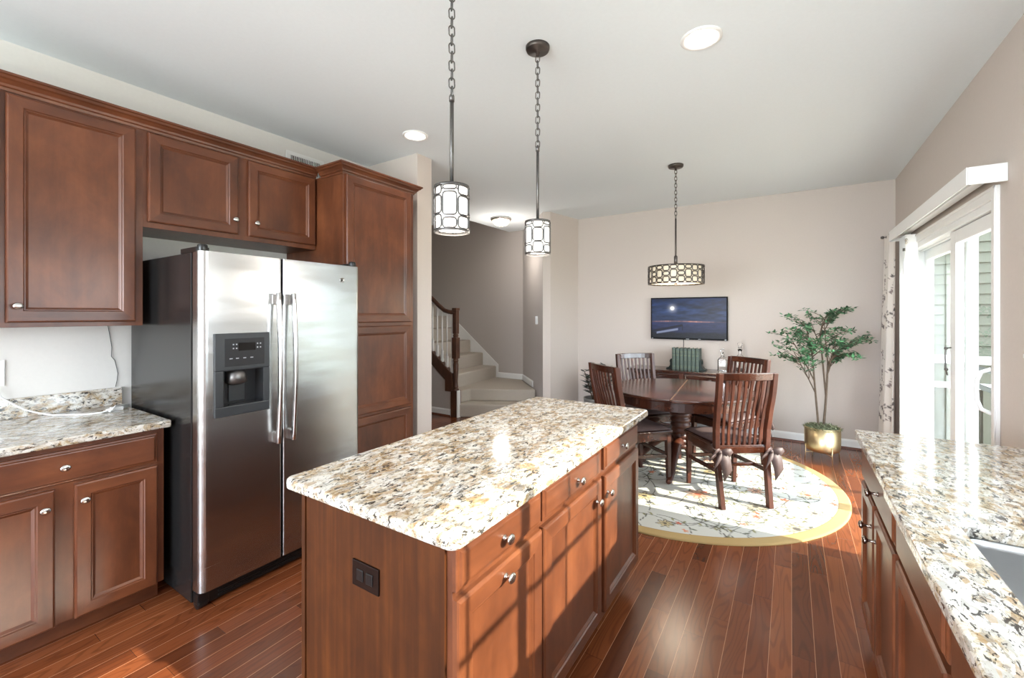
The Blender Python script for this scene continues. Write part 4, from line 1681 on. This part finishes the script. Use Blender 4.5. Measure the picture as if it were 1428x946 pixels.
def make_cushion(label):
    t = thing('seat_cushion', label, 'cushion', (0, 0, RZ), 0, 'mauve tie-on chair cushions')
    n = 16
    v, f = [], []
    for side in (1, 0):
        for j in range(n + 1):
            for i in range(n + 1):
                u, w = i / n * 2 - 1, j / n * 2 - 1
                hw = 0.2 + 0.02 * w
                x, y = u * hw, 0.015 + w * 0.215
                if y < -0.17:
                    y += 0.006
                e = (1 - abs(u) ** 4) * (1 - abs(w) ** 4)
                v.append((x, y, 0.453 + (0.012 + 0.026 * e ** 0.5 if side else 0.001)))
    N1 = (n + 1) ** 2
    for j in range(n):
        for i in range(n):
            a = j * (n + 1) + i
            f.append((a, a + 1, a + n + 2, a + n + 1))
            f.append(tuple(N1 + q for q in (a, a + n + 1, a + n + 2, a + 1)))
    ed = [i for i in range(n)] + [(n + 1) * j + n for j in range(n)] + [(n + 1) * n + i for i in range(n, 0, -1)] + [(n + 1) * j for j in range(n, 0, -1)]
    for k in range(len(ed)):
        p, q = ed[k], ed[(k + 1) % len(ed)]
        f.append((p, N1 + p, N1 + q, q))
    b = MB().add(v, f, 0, True)
    b.build('cushion_pad', 'cushion', t, (0, 0, 0))
    for s in (-1, 1):
        b = MB()
        cx_, cy_, cz_ = s * 0.196, -0.258, 0.415

        def ribbon(path, w):
            vv, ff = [], []
            for k, (x, y, z) in enumerate(path):
                wk = w * (0.45 + 0.55 * min(1, k / 2))
                vv += [(cx_ + x - wk * 0.35, cy_ + y, cz_ + z - wk / 2), (cx_ + x + wk * 0.35, cy_ + y - 0.004, cz_ + z + wk / 2)]
            for k in range(len(path) - 1):
                ff.append((2 * k, 2 * k + 1, 2 * k + 3, 2 * k + 2))
            off = len(vv)
            vv2 = [(x, y + 0.003, z) for x, y, z in vv]
            ff2 = [tuple(i + off for i in q[::-1]) for q in ff]
            m = len(path)
            rim = []
            for k in range(m - 1):
                rim.append((2 * k, 2 * k + 2, off + 2 * k + 2, off + 2 * k))
                rim.append((2 * k + 1, off + 2 * k + 1, off + 2 * k + 3, 2 * k + 3))
            rim.append((2 * m - 2, 2 * m - 1, off + 2 * m - 1, off + 2 * m - 2))
            rim.append((0, off, off + 1, 1))
            b.add(vv + vv2, ff + ff2 + rim, 0, True)
        for q in (-1.25, 1.25):
            ribbon([(0, -0.004, 0), (q * 0.02, -0.024, 0.014), (q * 0.042, -0.032, 0.006), (q * 0.058, -0.026, -0.022), (q * 0.046, -0.012, -0.040), (q * 0.024, -0.006, -0.022), (q * 0.004, -0.006, -0.004)], 0.052)
            ribbon([(0, -0.006, -0.005), (q * 0.012, -0.026, -0.040), (q * 0.026 + 0.006, -0.030, -0.080), (q * 0.034 + 0.014, -0.022, -0.135 - 0.03 * q)], 0.085)
        b.sphere((cx_, cy_ - 0.010, cz_), 0.016, 8, 6)
        b.tube([(cx_, cy_ - 0.004, cz_), (cx_ + s * 0.028, cy_ + 0.03, cz_ + 0.012), (cx_ + s * 0.022, cy_ + 0.075, cz_ + 0.03), (cx_ - s * 0.02, cy_ + 0.09, cz_ + 0.045)], 0.005, 6)
        b.build('ribbon_bow', 'ribbon', t, (0, 0, 0))
    return t


spots = [
    ((-0.440, 3.857), 36.0, 'slat-back dining chair nearest the camera, its back to the viewer'),
    ((-1.170, 3.775), -38.5, 'slat-back dining chair tucked beside the island corner'),
    ((-1.233, 4.545), -133.8, 'slat-back dining chair at the far left before the sideboard'),
    ((-0.520, 4.657), 145.0, 'slat-back dining chair at the far right before the decanters'),
]
cl = ['mauve brown cushion with ribbon bows on the nearest chair',
      'mauve brown cushion on the chair beside the island corner',
      'mauve brown cushion on the far left chair by sideboard',
      'mauve brown cushion on the far right chair by decanters']
ch0 = make_chair(spots[0][2])
cu0 = make_cushion(cl[0])
for k, ((x, y), a, lab) in enumerate(spots):
    if k == 0:
        for o in (ch0, cu0):
            o.location = (x, y, RZ)
            o.rotation_euler.z = R(a)
    else:
        dup(ch0, (x, y, RZ), R(a), lab)
        dup(cu0, (x, y, RZ), R(a), cl[k])

# ------------------------------------------------------------------ sideboard and what stands on it
SBX0, SBX1, SBY0, SBY1, SBZ = -1.76, -0.43, 5.45, 5.87, 0.765
t = thing('sideboard', 'long dark wood sideboard under the television', 'sideboard', ((SBX0 + SBX1) / 2, SBY0, 0))
hw = (SBX1 - SBX0) / 2
b = MB().box(-hw, 0, SBZ - 0.026, hw, SBY1 - SBY0, SBZ)
b.build('sideboard_top', 'dine_h', t, (0, 0, 0), bevel=0.006)
b = MB()
b.box(-hw + 0.03, 0.03, 0.16, hw - 0.03, SBY1 - SBY0 - 0.01, SBZ - 0.026)
for x in (-hw + 0.03, -0.035, hw - 0.07):
    b.box(x, 0.012, 0.16, x + 0.05 if x > -0.1 else x + 0.045, 0.03, SBZ - 0.026)
b.build('case', 'dine_v', t, (0, 0, 0), bevel=0.003)
for x0_, x1_ in ((-hw + 0.08, -0.04), (0.022, hw - 0.075)):
    b = MB().nested(0, x1_ - x0_, 0, 0.10, [(0, 0), (0, -0.010), (0.012, -0.014), (0.020, -0.008), (0.03, -0.008)], 0, 0)
    d = b.build('drawer_front', 'dine_h', t, (x0_, 0.03, SBZ - 0.14))
    knob(d, (x1_ - x0_) / 2, -0.008, 0.05, 'bronze', 0.022)
    for u in (0, 1):
        w_ = (x1_ - x0_) / 2 - 0.004
        xx = x0_ + u * (w_ + 0.008)
        b = MB().nested(0, w_, 0, 0.44, [(0, 0), (0, -0.012), (0.04, -0.014), (0.05, -0.006)], 0, 1)
        d = b.build('cabinet_door', ['dine_v', 'dine_h'], t, (xx, 0.03, 0.175))
        knob(d, w_ - 0.03 if u == 0 else 0.03, -0.014, 0.34, 'bronze', 0.022)
for x in (-hw + 0.055, hw - 0.055):
    for y in (0.055, SBY1 - SBY0 - 0.04):
        MB().bar((x, y, 0), (x, y, 0.16), 0.035, 0.035, (0, 1, 0), w1=0.055, h1=0.055).build('leg', 'dine_v', t, (0, 0, 0), bevel=0.003)

ordn = ['first', 'second', 'third', 'fourth', 'fifth', 'sixth', 'seventh']
bw = 0.0455
bx0 = -1.245
for k in range(7):
    t = thing('book', 'green cloth hardback, %s from the left in the sideboard row' % ordn[k], 'book', (bx0 + bw * (k + 0.5), 5.60, SBZ), 0, 'matching green books on the sideboard')
    hh = 0.265 - 0.004 * (k % 3 == 1)
    b = MB()
    w2 = bw / 2 - 0.0015
    b.prism([(-w2, 0.17), (-w2, 0.012), (-w2 * 0.75, 0.003), (0, 0), (w2 * 0.75, 0.003), (w2, 0.012), (w2, 0.17), (w2 - 0.003, 0.17), (w2 - 0.003, 0.016), (-w2 + 0.003, 0.016), (-w2 + 0.003, 0.17)], 0, hh)
    b.build('cover', 'book', t, (0, 0, 0))
    b = MB().box(-w2 + 0.0032, 0.017, 0.004, w2 - 0.0032, 0.164, hh - 0.006)
    b.build('pages', 'paper', t, (0, 0, 0))
    b = MB()
    for z in (0.03, 0.045, 0.21, 0.225):
        b.box(-w2 * 0.7, 0.0005, z, w2 * 0.7, 0.004, z + 0.003)
    for z, q in ((0.178, 0.6), (0.168, 0.45), (0.12, 0.35)):
        b.box(-w2 * q, 0.0005, z, w2 * q, 0.004, z + 0.005)
    b.build('gilt_bands', 'gilt', t, (0, 0, 0))
bxe = bx0 + bw * 7
for s, x, lab in ((-1, bx0, 'dark metal bookend left of the green books'), (1, bxe, 'dark metal bookend right of the green books')):
    t = thing('bookend', lab, 'bookend', (x + s * 0.002, 5.68, SBZ), 0, 'scrolled bookends')
    b = MB()
    pr = [(0, 0), (s * 0.070, 0), (s * 0.067, 0.014), (s * 0.040, 0.022), (s * 0.022, 0.05), (s * 0.022, 0.10), (s * 0.016, 0.125), (s * 0.006, 0.13), (0, 0.128)]
    b.prism(pr, -0.06, 0.06, 'Y')
    b.build('bookend_body', 'bookend', t, (0, 0, 0), bevel=0.006)
    b = MB().sphere((s * 0.018, -0.02, 0.095), 0.022, 12, 8, (0.7, 1.5, 1.2))
    b.build('bookend_scroll', 'bookend', t, (0, 0, 0))

t = thing('decanter', 'square crystal decanter with stopper standing beside the green books', 'decanter', (-0.672, 5.60, SBZ), 0, 'crystal decanters')
b = MB()


def sq(w, z, n=6, r=0.012):
    return [(x, y, z) for x, y in rrect(-w, -w, w, w, min(r, w * 0.9), 4)]


rings = [sq(0.046, 0.001), sq(0.049, 0.006), sq(0.049, 0.150, r=0.014), sq(0.040, 0.172, r=0.03), sq(0.020, 0.184, r=0.0199), sq(0.016, 0.205, r=0.0159), sq(0.021, 0.222, r=0.0209), sq(0.013, 0.220, r=0.0129), sq(0.012, 0.19, r=0.0119), sq(0.036, 0.166, r=0.03), sq(0.043, 0.15, r=0.012), sq(0.043, 0.022, r=0.012), sq(0.01, 0.016, r=0.009)]
n = len(rings[0])
v = [p for r_ in rings for p in r_]
f = [tuple(range(n))[::-1], tuple(range((len(rings) - 1) * n, len(rings) * n))]
for j in range(len(rings) - 1):
    for i in range(n):
        k = (i + 1) % n
        f.append((j * n + i, j * n + k, (j + 1) * n + k, (j + 1) * n + i))
b.add(v, f)
b.build('decanter_body', 'crystal', t, (0, 0, 0))
b = MB().lathe([(0.0, 0.195), (0.011, 0.196), (0.0118, 0.221), (0.010, 0.228), (0.020, 0.240), (0.024, 0.258), (0.018, 0.274), (0.0, 0.28)], 8, smooth=False)
b.build('stopper', 'crystal', t, (0, 0, 0))
t = thing('decanter', 'round-shouldered crystal decanter with tall stopper behind the far right chair', 'decanter', (-0.503, 5.73, SBZ), 0, 'crystal decanters')
b = MB().lathe([(0, 0.001), (0.048, 0.001), (0.052, 0.008), (0.060, 0.08), (0.066, 0.15), (0.060, 0.172), (0.030, 0.195), (0.017, 0.21), (0.016, 0.24), (0.026, 0.268), (0.022, 0.270), (0.012, 0.24), (0.013, 0.21), (0.026, 0.19), (0.054, 0.168), (0.060, 0.15), (0.054, 0.08), (0.046, 0.014), (0, 0.012)], 24)
b.build('decanter_body', 'crystal', t, (0, 0, 0))
b = MB().lathe([(0, 0.235), (0.011, 0.236), (0.0125, 0.262), (0.010, 0.276), (0.022, 0.285), (0.016, 0.30), (0.026, 0.32), (0.028, 0.338), (0.018, 0.352), (0, 0.356)], 12, smooth=False)
b.build('stopper', 'crystal', t, (0, 0, 0))

# ------------------------------------------------------------------ television
TVX0, TVX1, TVZ0, TVZ1 = -1.562, -0.644, 1.122, 1.660
t = thing('television', 'wall-mounted flat television showing a moonlit lakeshore picture', 'television', ((TVX0 + TVX1) / 2, FY - 0.05, TVZ0))
w, h = TVX1 - TVX0, TVZ1 - TVZ0
b = MB()
b.box(-w / 2, -0.012, 0, w / 2, 0.012, 0.020)
b.box(-w / 2, -0.012, h - 0.014, w / 2, 0.012, h)
b.box(-w / 2, -0.012, 0.02, -w / 2 + 0.014, 0.012, h - 0.014)
b.box(w / 2 - 0.014, -0.012, 0.02, w / 2, 0.012, h - 0.014)
b.box(-w / 2 + 0.005, 0.0, 0.01, w / 2 - 0.005, 0.03, h - 0.01)
b.box(-0.15, 0.03, 0.15, 0.15, 0.05, 0.4)
b.build('tv_case', 'bezel', t, (0, 0, 0), bevel=0.002)
nxp, nyp = 300, 170
gx, gy = np.meshgrid(np.linspace(0, 1, nxp), np.linspace(0, 1, nyp))
rngn = np.random.default_rng(3)


def vnoise(sx_, sy_):
    g = rngn.random((sy_ + 2, sx_ + 2))
    xx, yy = gx * sx_, gy * sy_
    xi_, yi_ = xx.astype(int), yy.astype(int)
    fx, fy = xx - xi_, yy - yi_
    fx, fy = fx * fx * (3 - 2 * fx), fy * fy * (3 - 2 * fy)
    return (g[yi_, xi_] * (1 - fx) + g[yi_, xi_ + 1] * fx) * (1 - fy) + (g[yi_ + 1, xi_] * (1 - fx) + g[yi_ + 1, xi_ + 1] * fx) * fy


def lerp3(a, b_, f_):
    return np.array(a) * (1 - f_[..., None]) + np.array(b_) * f_[..., None]


hz = 0.40
sky = lerp3(srgb(74, 92, 128), srgb(24, 56, 104), np.clip((gy - hz) / 0.6, 0, 1))
cloud = vnoise(5, 14) * 0.5 + vnoise(11, 24) * 0.3 + vnoise(24, 40) * 0.2
sky = sky * (0.35 + 1.35 * np.clip((cloud[..., None] - 0.25) * 1.5, 0, 1))
sky = lerp3(srgb(48, 54, 84), (0, 0, 0), np.zeros_like(gx)) * np.clip((0.62 - gy) / 0.2, 0, 1)[..., None] * 0.5 + sky * (1 - 0.5 * np.clip((0.62 - gy) / 0.2, 0, 1)[..., None])
glow_ = np.exp(-((gy - hz - 0.012 - 0.012 * np.sin(gx * 5)) / 0.016) ** 2) * (0.12 + 0.5 * vnoise(9, 1) * (gx < 0.85) + 0.55 * np.exp(-((gx - 0.58) / 0.16) ** 2))
sky = sky + np.array(srgb(240, 170, 120)) * glow_[..., None] * (0.5 + vnoise(60, 3)[..., None] * 0.6)
water = lerp3(srgb(30, 40, 74), srgb(66, 76, 118), np.clip(gy / hz, 0, 1)) * (0.7 + 0.5 * vnoise(20, 60)[..., None])
rough_ = np.clip((0.14 + 0.04 * vnoise(14, 2) - gy) / 0.04, 0, 1)
rocks = np.array(srgb(30, 34, 46)) * (0.5 + 1.4 * vnoise(70, 60)[..., None] ** 2)
pic = np.where((gy > hz)[..., None], sky, water)
pic = pic * (1 - rough_[..., None]) + rocks * rough_[..., None]
asp = w / h
dm = np.hypot((gx - 0.29) * asp, gy - 0.755)
pic = pic + np.array((1.0, 0.95, 0.85)) * (np.clip((0.055 - dm) / 0.012, 0, 1) + 0.55 * np.exp(-(dm / 0.085) ** 2))[..., None]
for (xa, ya, xb, yb, th_) in ((-0.02, 0.155, 0.43, 0.325, 0.030), (0.07, 0.125, 0.37, 0.225, 0.026)):
    yl = ya + (yb - ya) * (gx - xa) / (xb - xa)
    mk_ = (np.abs(gy - yl) < th_) & (gx > xa) & (gx < xb)
    pic[mk_] = np.array(srgb(28, 32, 56)) if th_ > 0.028 else np.array(srgb(150, 158, 184))
mk_ = (np.abs(gx - 0.43) < 0.005) & (gy > 0.19) & (gy < 0.34)
pic[mk_] = srgb(16, 18, 30)
sp_w, sp_h = w - 0.028, h - 0.034
V = np.stack([(gx - 0.5) * sp_w, np.full_like(gx, -0.0105), 0.02 + gy * sp_h], -1).reshape(-1, 3)
idx = np.arange(nxp * nyp).reshape(nyp, nxp)
F = np.stack([idx[:-1, :-1], idx[:-1, 1:], idx[1:, 1:], idx[1:, :-1]], -1).reshape(-1, 4)
me = bpy.data.meshes.new('screen')
me.from_pydata(V.tolist(), [], F.tolist())
me.materials.append(M['tv'])
set_col(me, (np.clip(pic, 0, 1) ** 1.25 * 1.1).reshape(-1, 3))
o = bpy.data.objects.new('screen', me)
o.parent = t
COL.objects.link(o)
b = MB()
b.box(-0.018, -0.0135, 0.006, 0.018, -0.012, 0.013)
b.box(0.125, -0.0135, 0.009, 0.155, -0.012, 0.014)
b.box(-w / 2 + 0.012, -0.0135, 0.006, -w / 2 + 0.030, -0.012, 0.014)
b.box(w / 2 - 0.034, -0.0135, 0.004, w / 2 - 0.014, -0.012, 0.016)
b.build('bezel_marks', 'mark', t, (0, 0, 0))
b = MB().tube([(-0.055, 0.02, 0.02), (-0.058, 0.035, -0.1), (-0.060, 0.04, -0.25), (-0.060, 0.04, -0.345)], 0.004, 6)
b.build('power_cable', 'black_wire', t, (0, 0, 0))


# ------------------------------------------------------------------ potted tree
def leaf(b, p, d, up, ln, wd, mi=0):
    p, d = Vector(p), Vector(d).normalized()
    s = d.cross(Vector(up))
    if s.length < 1e-4:
        s = d.cross(Vector((1, 0, 0)))
    s.normalize()
    n_ = s.cross(d)
    v = [p, p + d * ln * 0.4 + s * wd - n_ * wd * 0.2, p + d * ln - n_ * ln * 0.12, p + d * ln * 0.4 - s * wd - n_ * wd * 0.2, p + d * ln * 0.45 + n_ * wd * 0.25]
    b.add(v, [(0, 1, 4), (1, 2, 4), (2, 3, 4), (3, 0, 4)], mi, True)


TX, TY = 0.262, 5.30
t = thing('potted_tree', 'slender leafy tree in a brass pot on thin legs by the curtain', 'plant', (TX, TY, 0))
b = MB()
pr = 0.150
b.lathe([(0, 0.085), (0.07, 0.085), (0.115, 0.091), (pr - 0.012, 0.105), (pr - 0.002, 0.125), (pr, 0.15), (pr, 0.33), (pr - 0.004, 0.33), (pr - 0.004, 0.29), (0, 0.29)], 48)
b.build('brass_pot', 'brass', t, (0, 0, 0))
for k in range(4):
    a = R(90 * k - 63)
    b = MB().tube([((pr + 0.006) * math.cos(a), (pr + 0.006) * math.sin(a), 0.16), ((pr + 0.006) * math.cos(a), (pr + 0.006) * math.sin(a), 0.08), ((pr + 0.012) * math.cos(a), (pr + 0.012) * math.sin(a), 0.0)], 0.0042, 6)
    b.tube([((pr + 0.006) * math.cos(a), (pr + 0.006) * math.sin(a), 0.078), (0.0, 0.0, 0.078)], 0.0035, 6)
    b.build('stand_leg', 'brass', t, (0, 0, 0))
b = MB()
rg = random.Random(5)
for k in range(1500):
    a, q = rg.uniform(0, 6.283), math.sqrt(rg.random()) * 0.150
    x, y = q * math.cos(a), q * math.sin(a)
    z = 0.312 + 0.03 * (1 - (q / 0.15) ** 2)
    leaf(b, (x, y, z), (rg.uniform(-1, 1), rg.uniform(-1, 1), rg.uniform(-0.1, 0.8)), (0, 0, 1), rg.uniform(0.02, 0.045), 0.004)
b.lathe([(pr - 0.006, 0.295), (pr - 0.01, 0.318), (0.08, 0.333), (0, 0.34)], 24)
b.build('moss', 'moss', t, (0, 0, 0))
tips = []
bs = MB()
right = Vector((math.cos(YAW), math.sin(YAW), 0))   # spread mostly across the view, with depth as well
fwd = Vector((-math.sin(YAW), math.cos(YAW), 0))


def branch(p0, p1, r0, r1, bend, seg=7):
    p0, p1 = Vector(p0), Vector(p1)
    c = (p0 + p1) / 2 + Vector(bend)
    pts = [(p0 * (1 - u) ** 2 + c * 2 * u * (1 - u) + p1 * u * u) for u in np.linspace(0, 1, seg)]
    bs.tube(pts, [r0 + (r1 - r0) * u for u in np.linspace(0, 1, seg)], 6)
    return pts


def uvw(u, v, w_):
    return right * u + fwd * v + Vector((0, 0, w_))


f1 = branch(uvw(-0.035, 0.0, 0.30), uvw(-0.085, 0.02, 1.02), 0.010, 0.007, (0, 0, 0))
f2 = branch(uvw(0.01, 0.0, 0.30), uvw(0.055, 0.0, 0.95), 0.012, 0.008, uvw(0.01, 0, 0))
f3 = branch(f2[3], uvw(0.02, 0.06, 1.25), 0.009, 0.006, (0, 0, 0))
mains = [(f1[3], uvw(-0.30, -0.03, 1.07)), (f1[-1], uvw(-0.16, 0.05, 1.38)), (f1[4], uvw(-0.26, 0.08, 1.20)), (f2[-1], uvw(0.02, 0.0, 1.36)), (f2[-1], uvw(0.19, -0.05, 1.15)), (f1[-1], uvw(-0.10, 0.10, 1.22)), (f2[-2], uvw(0.10, -0.06, 1.24)), (f1[-2], uvw(-0.16, -0.08, 1.08)),
         (f2[-2], uvw(0.16, 0.07, 1.05)), (f3[-1], uvw(0.13, 0.10, 1.46)), (f3[-2], uvw(0.0, 0.12, 1.28)), (f1[-1], uvw(-0.02, -0.10, 1.15)), (f2[-1], uvw(0.10, -0.12, 1.12)), (f3[-1], uvw(0.02, 0.02, 1.42))]
for p, q in mains:
    mm = branch(p, q, 0.006, 0.003, uvw(rg.uniform(-0.03, 0.03), 0, rg.uniform(0, 0.04)))
    for k in range(9):
        st = mm[rg.randint(2, 6)]
        dirv = (Vector(q) - Vector(p)).normalized()
        su = 1 if (st - uvw(0, 0, st.z)).dot(right) > 0 else -1
        out = uvw(su * rg.uniform(0.0, 1.0) + rg.uniform(-0.5, 0.4), rg.uniform(-0.6, 0.6), rg.uniform(-0.1, 0.45)).normalized()
        ln = rg.uniform(0.10, 0.28) * (1.0 if st.z > 1.0 else 0.7)
        e = st + out * ln + dirv * 0.04
        e.z = min(max(e.z, 1.0), 1.50)
        bb = branch(st, e, 0.0028, 0.0012, (0, 0, 0.02), 5)
        tips.append(bb)
bs.build('trunk_and_branches', 'bark', t, (0, 0, 0))
b = MB()
for bb in tips:
    for j in range(2, 5):
        for _ in range(5):
            p = bb[j] + Vector((rg.uniform(-1, 1), rg.uniform(-1, 1), rg.uniform(-1, 1))) * 0.012
            d = Vector((rg.uniform(-1, 1), rg.uniform(-1, 1), rg.uniform(-0.3, 0.7)))
            leaf(b, p, d, (0, 0, 1), rg.uniform(0.034, 0.054), rg.uniform(0.010, 0.0155))
b.build('foliage', 'leaf', t, (0, 0, 0))

# dark plant in the left dining corner
t = thing('potted_plant', 'dark glossy leafy plant in the dining corner behind left chair', 'plant', (-2.22, 5.55, 0))
b = MB().lathe([(0, 0.0), (0.12, 0.0), (0.135, 0.02), (0.16, 0.30), (0.165, 0.32), (0.15, 0.32), (0.145, 0.28), (0, 0.28)], 32)
b.build('plant_pot', 'pot_grey', t, (0, 0, 0))
b = MB()
bl = MB()
for k in range(13):
    a = k * 2.4
    le = 0.10 + 0.10 * (k % 3) / 2
    base = Vector((0.04 * math.cos(a), 0.04 * math.sin(a), 0.28))
    tip = Vector((le * math.cos(a), le * math.sin(a), 0.52 + 0.035 * (k % 6) + 0.03 * (k % 2)))
    pts = [base.lerp(tip, u) for u in np.linspace(0, 1, 6)]
    b.tube(pts, 0.006, 6)
    for j in range(2, 6):
        for s in (-1, 1, 0):
            ang = a + s * 1.2 + 0.5 * j
            leaf(bl, pts[j], (math.cos(ang), math.sin(ang), 0.55), (0, 0, 1), 0.125, 0.026)
b.build('stems', 'bark', t, (0, 0, 0))
bl.build('foliage', 'leaf_dark', t, (0, 0, 0))

# ------------------------------------------------------------------ curtain, blinds, valance
rng = random.Random(21)
cimg = raster(512) * np.array(srgb(214, 206, 198))
for _ in range(80):
    x, y = rng.uniform(0, 512), rng.uniform(0, 512)
    a = rng.uniform(0, 6.28)
    c = rng.choice((srgb(112, 100, 98), srgb(132, 118, 114), srgb(96, 88, 86)))
    p = [(x, y)]
    for k in range(14):
        a += rng.uniform(-0.25, 0.3)
        x += math.cos(a) * 5
        y += math.sin(a) * 5
        p.append((x, y))
        if k % 3 == 1:
            petal(cimg, x, y, a + rng.choice((-1, 1)) * 1.0, 12, 3.2, c, 0.8)
    stroke(cimg, p, 1.0, c, 0.7)
    for k in range(6):
        petal(cimg, x, y, k * 1.05, 11, 3.4, c, 0.7)
nu, nvv = 90, 260
CZ0, CZ1 = 0.02, 2.22
V, Cc = [], []
for j in range(nvv):
    z = CZ0 + (CZ1 - CZ0) * j / (nvv - 1)
    q = 1 - j / (nvv - 1)
    for i in range(nu):
        u = i / (nu - 1)
        y = 5.44 + 0.34 * u
        amp = 0.022 + 0.018 * q
        x = 0.818 - 0.035 * q + amp * math.sin(u * 2 * math.pi * 4.5 + 0.5)
        V.append((x - 0.84, y - 5.65, z))
        Cc.append(cimg[int((z / 0.9 % 1.0) * 511), int((u * 0.95) * 511)])
idx = np.arange(nu * nvv).reshape(nvv, nu)
F = np.stack([idx[:-1, :-1], idx[:-1, 1:], idx[1:, 1:], idx[1:, :-1]], -1).reshape(-1, 4)
me = bpy.data.meshes.new('cloth')
me.from_pydata(V, [], F.tolist())
me.materials.append(M['curtain'])
set_col(me, np.array(Cc))
me.polygons.foreach_set('use_smooth', [True] * len(me.polygons))
t = thing('curtain', 'pale floral curtain hanging in the corner beside the sliding door', 'curtain', (0.84, 5.65, 0))
o = bpy.data.objects.new('cloth', me)
o.parent = t
COL.objects.link(o)
so = o.modifiers.new('solid', 'SOLIDIFY')
so.thickness = 0.003
b = MB().tube([(0.066, 0.17, 2.235), (-0.01, 0.17, 2.235), (-0.04, 0.17, 2.235)], 0.006, 8)
b.sphere((-0.048, 0.17, 2.235), 0.016, 10, 8)
b.tube([(-0.01, -0.16, 2.228), (-0.01, 0.17, 2.228)], 0.008, 8)
b.build('curtain_rod', 'pewter', t, (0, 0, 0))

VY0, VY1 = 3.135, 5.22
t = thing('blind_valance', 'long white valance box mounted above the sliding door', 'valance', (RW, VY0, 2.11))
b = MB()
b.box(-0.150, 0, 0, -0.142, VY1 - VY0, 0.092)
b.box(-0.142, 0, 0, -0.001, 0.008, 0.092)
b.box(-0.142, VY1 - VY0 - 0.008, 0, -0.001, VY1 - VY0, 0.092)
b.box(-0.142, 0.008, 0.085, -0.001, VY1 - VY0 - 0.008, 0.092)
b.build('valance_board', 'vinyl', t, (0, 0, 0), bevel=0.003)
b = MB().box(-0.075, 0.02, 0.045, -0.025, VY1 - VY0 - 0.02, 0.084)
b.build('headrail', 'vinyl', t, (0, 0, 0), bevel=0.002)
t = thing('vertical_blinds', 'white vertical blind vanes stacked beside the sliding door', 'blinds', (RW - 0.047, 4.92, 0.06))
for k in range(12):
    y = 0.0 + 0.022 * k
    b = MB()
    a = R(6 + 4 * (k % 3))
    p = []
    for i in range(7):
        u = -0.040 + 0.080 * i / 6
        p.append((u, y + 0.006 * (1 - (u / 0.040) ** 2) + u * math.sin(a) * 0.4))
    p += [(x, yy + 0.0018) for x, yy in p[::-1]]
    b.prism(p, 0.0, 2.065)
    b.build('vane', 'blind', t, (0, 0, 0))
b = MB().cyl((-0.055, -0.04, 1.0), (-0.055, -0.04, 1.92), 0.006, n=8)
b.cyl((-0.055, -0.04, 1.92), (-0.055, -0.04, 1.945), 0.009, n=8, mi=1)
b.build('control_wand', ['white_plastic', 'pewter'], t, (0, 0, 0))
b = MB()
for k, (y, z) in enumerate(((-0.05, 2.01), (-0.035, 2.02), (-0.02, 2.01), (-0.045, 1.995), (-0.028, 1.99))):
    b.sphere((-0.04, y, z), 0.008, 8, 6)
b.build('chain_beads', 'nickel', t, (0, 0, 0))

# ------------------------------------------------------------------ outside
b = MB().box(RW + 0.15, -6, -0.30, 14, 6.9, -0.12)
tag(b.build('deck_boards', 'deckwood'), 'weathered wooden deck outside the sliding door', 'deck') if False else struct(b.build('floor_deck', 'deckwood'), 'weathered deck floor outside the sliding door', 'floor')
b = MB().box(-40, -40, -1.2, 60, 60, -1.1)
struct(b.build('floor_lawn', 'grass'), 'lawn outside the house', 'floor')
t = thing('neighbour_house', 'sage green lap-sided house wall seen through the sliding door', 'house', (2.2, 7.0, 0))
b = MB()
zz = 0.97
pitch = 0.118
for k in range(22):
    z = zz + k * pitch
    b.prism([(0.0, z), (0.0, z + pitch + 0.004), (-0.008, z + pitch + 0.004), (-0.030, z + 0.004), (-0.030, z)], -1.04, 4.0, 'X')
b.build('lap_siding', 'siding', t, (0, 0, 0))
b = MB().box(-1.04, 0, -1.1, 4.0, 3.0, 3.7)
b.build('wall_core', 'siding', t, (0, 0, 0))
b = MB().box(-1.04, -0.05, 0.88, 4.0, 0.0, 0.97)
b.build('ledger_trim', 'trim', t, (0, 0, 0))
b = MB().box(-1.04, -0.07, 0.60, 4.0, -0.0, 0.66)
b.build('band_trim', 'trim', t, (0, 0, 0))
for x in (-0.55, -0.36, 0.1):
    MB().box(x - 0.03, -0.06, -0.1, x + 0.03, 0.0, 0.60).build('pier_trim', 'siding', t, (0, 0, 0))
t = thing('deck_railing', 'dark deck railing with slim posts outside the sliding door', 'railing', (1.60, 5.7, -0.12))
for z in (0.84, 1.02):
    MB().bar((0.0, -1.2, z), (0.0, 1.1, z), 0.045, 0.035).build('rail', 'rail_dark', t, (0, 0, 0))
for y in (-1.15, 1.05):
    MB().box(-0.035, y - 0.035, 0, 0.035, y + 0.035, 1.0).build('post', 'rail_dark', t, (0, 0, 0), bevel=0.004)
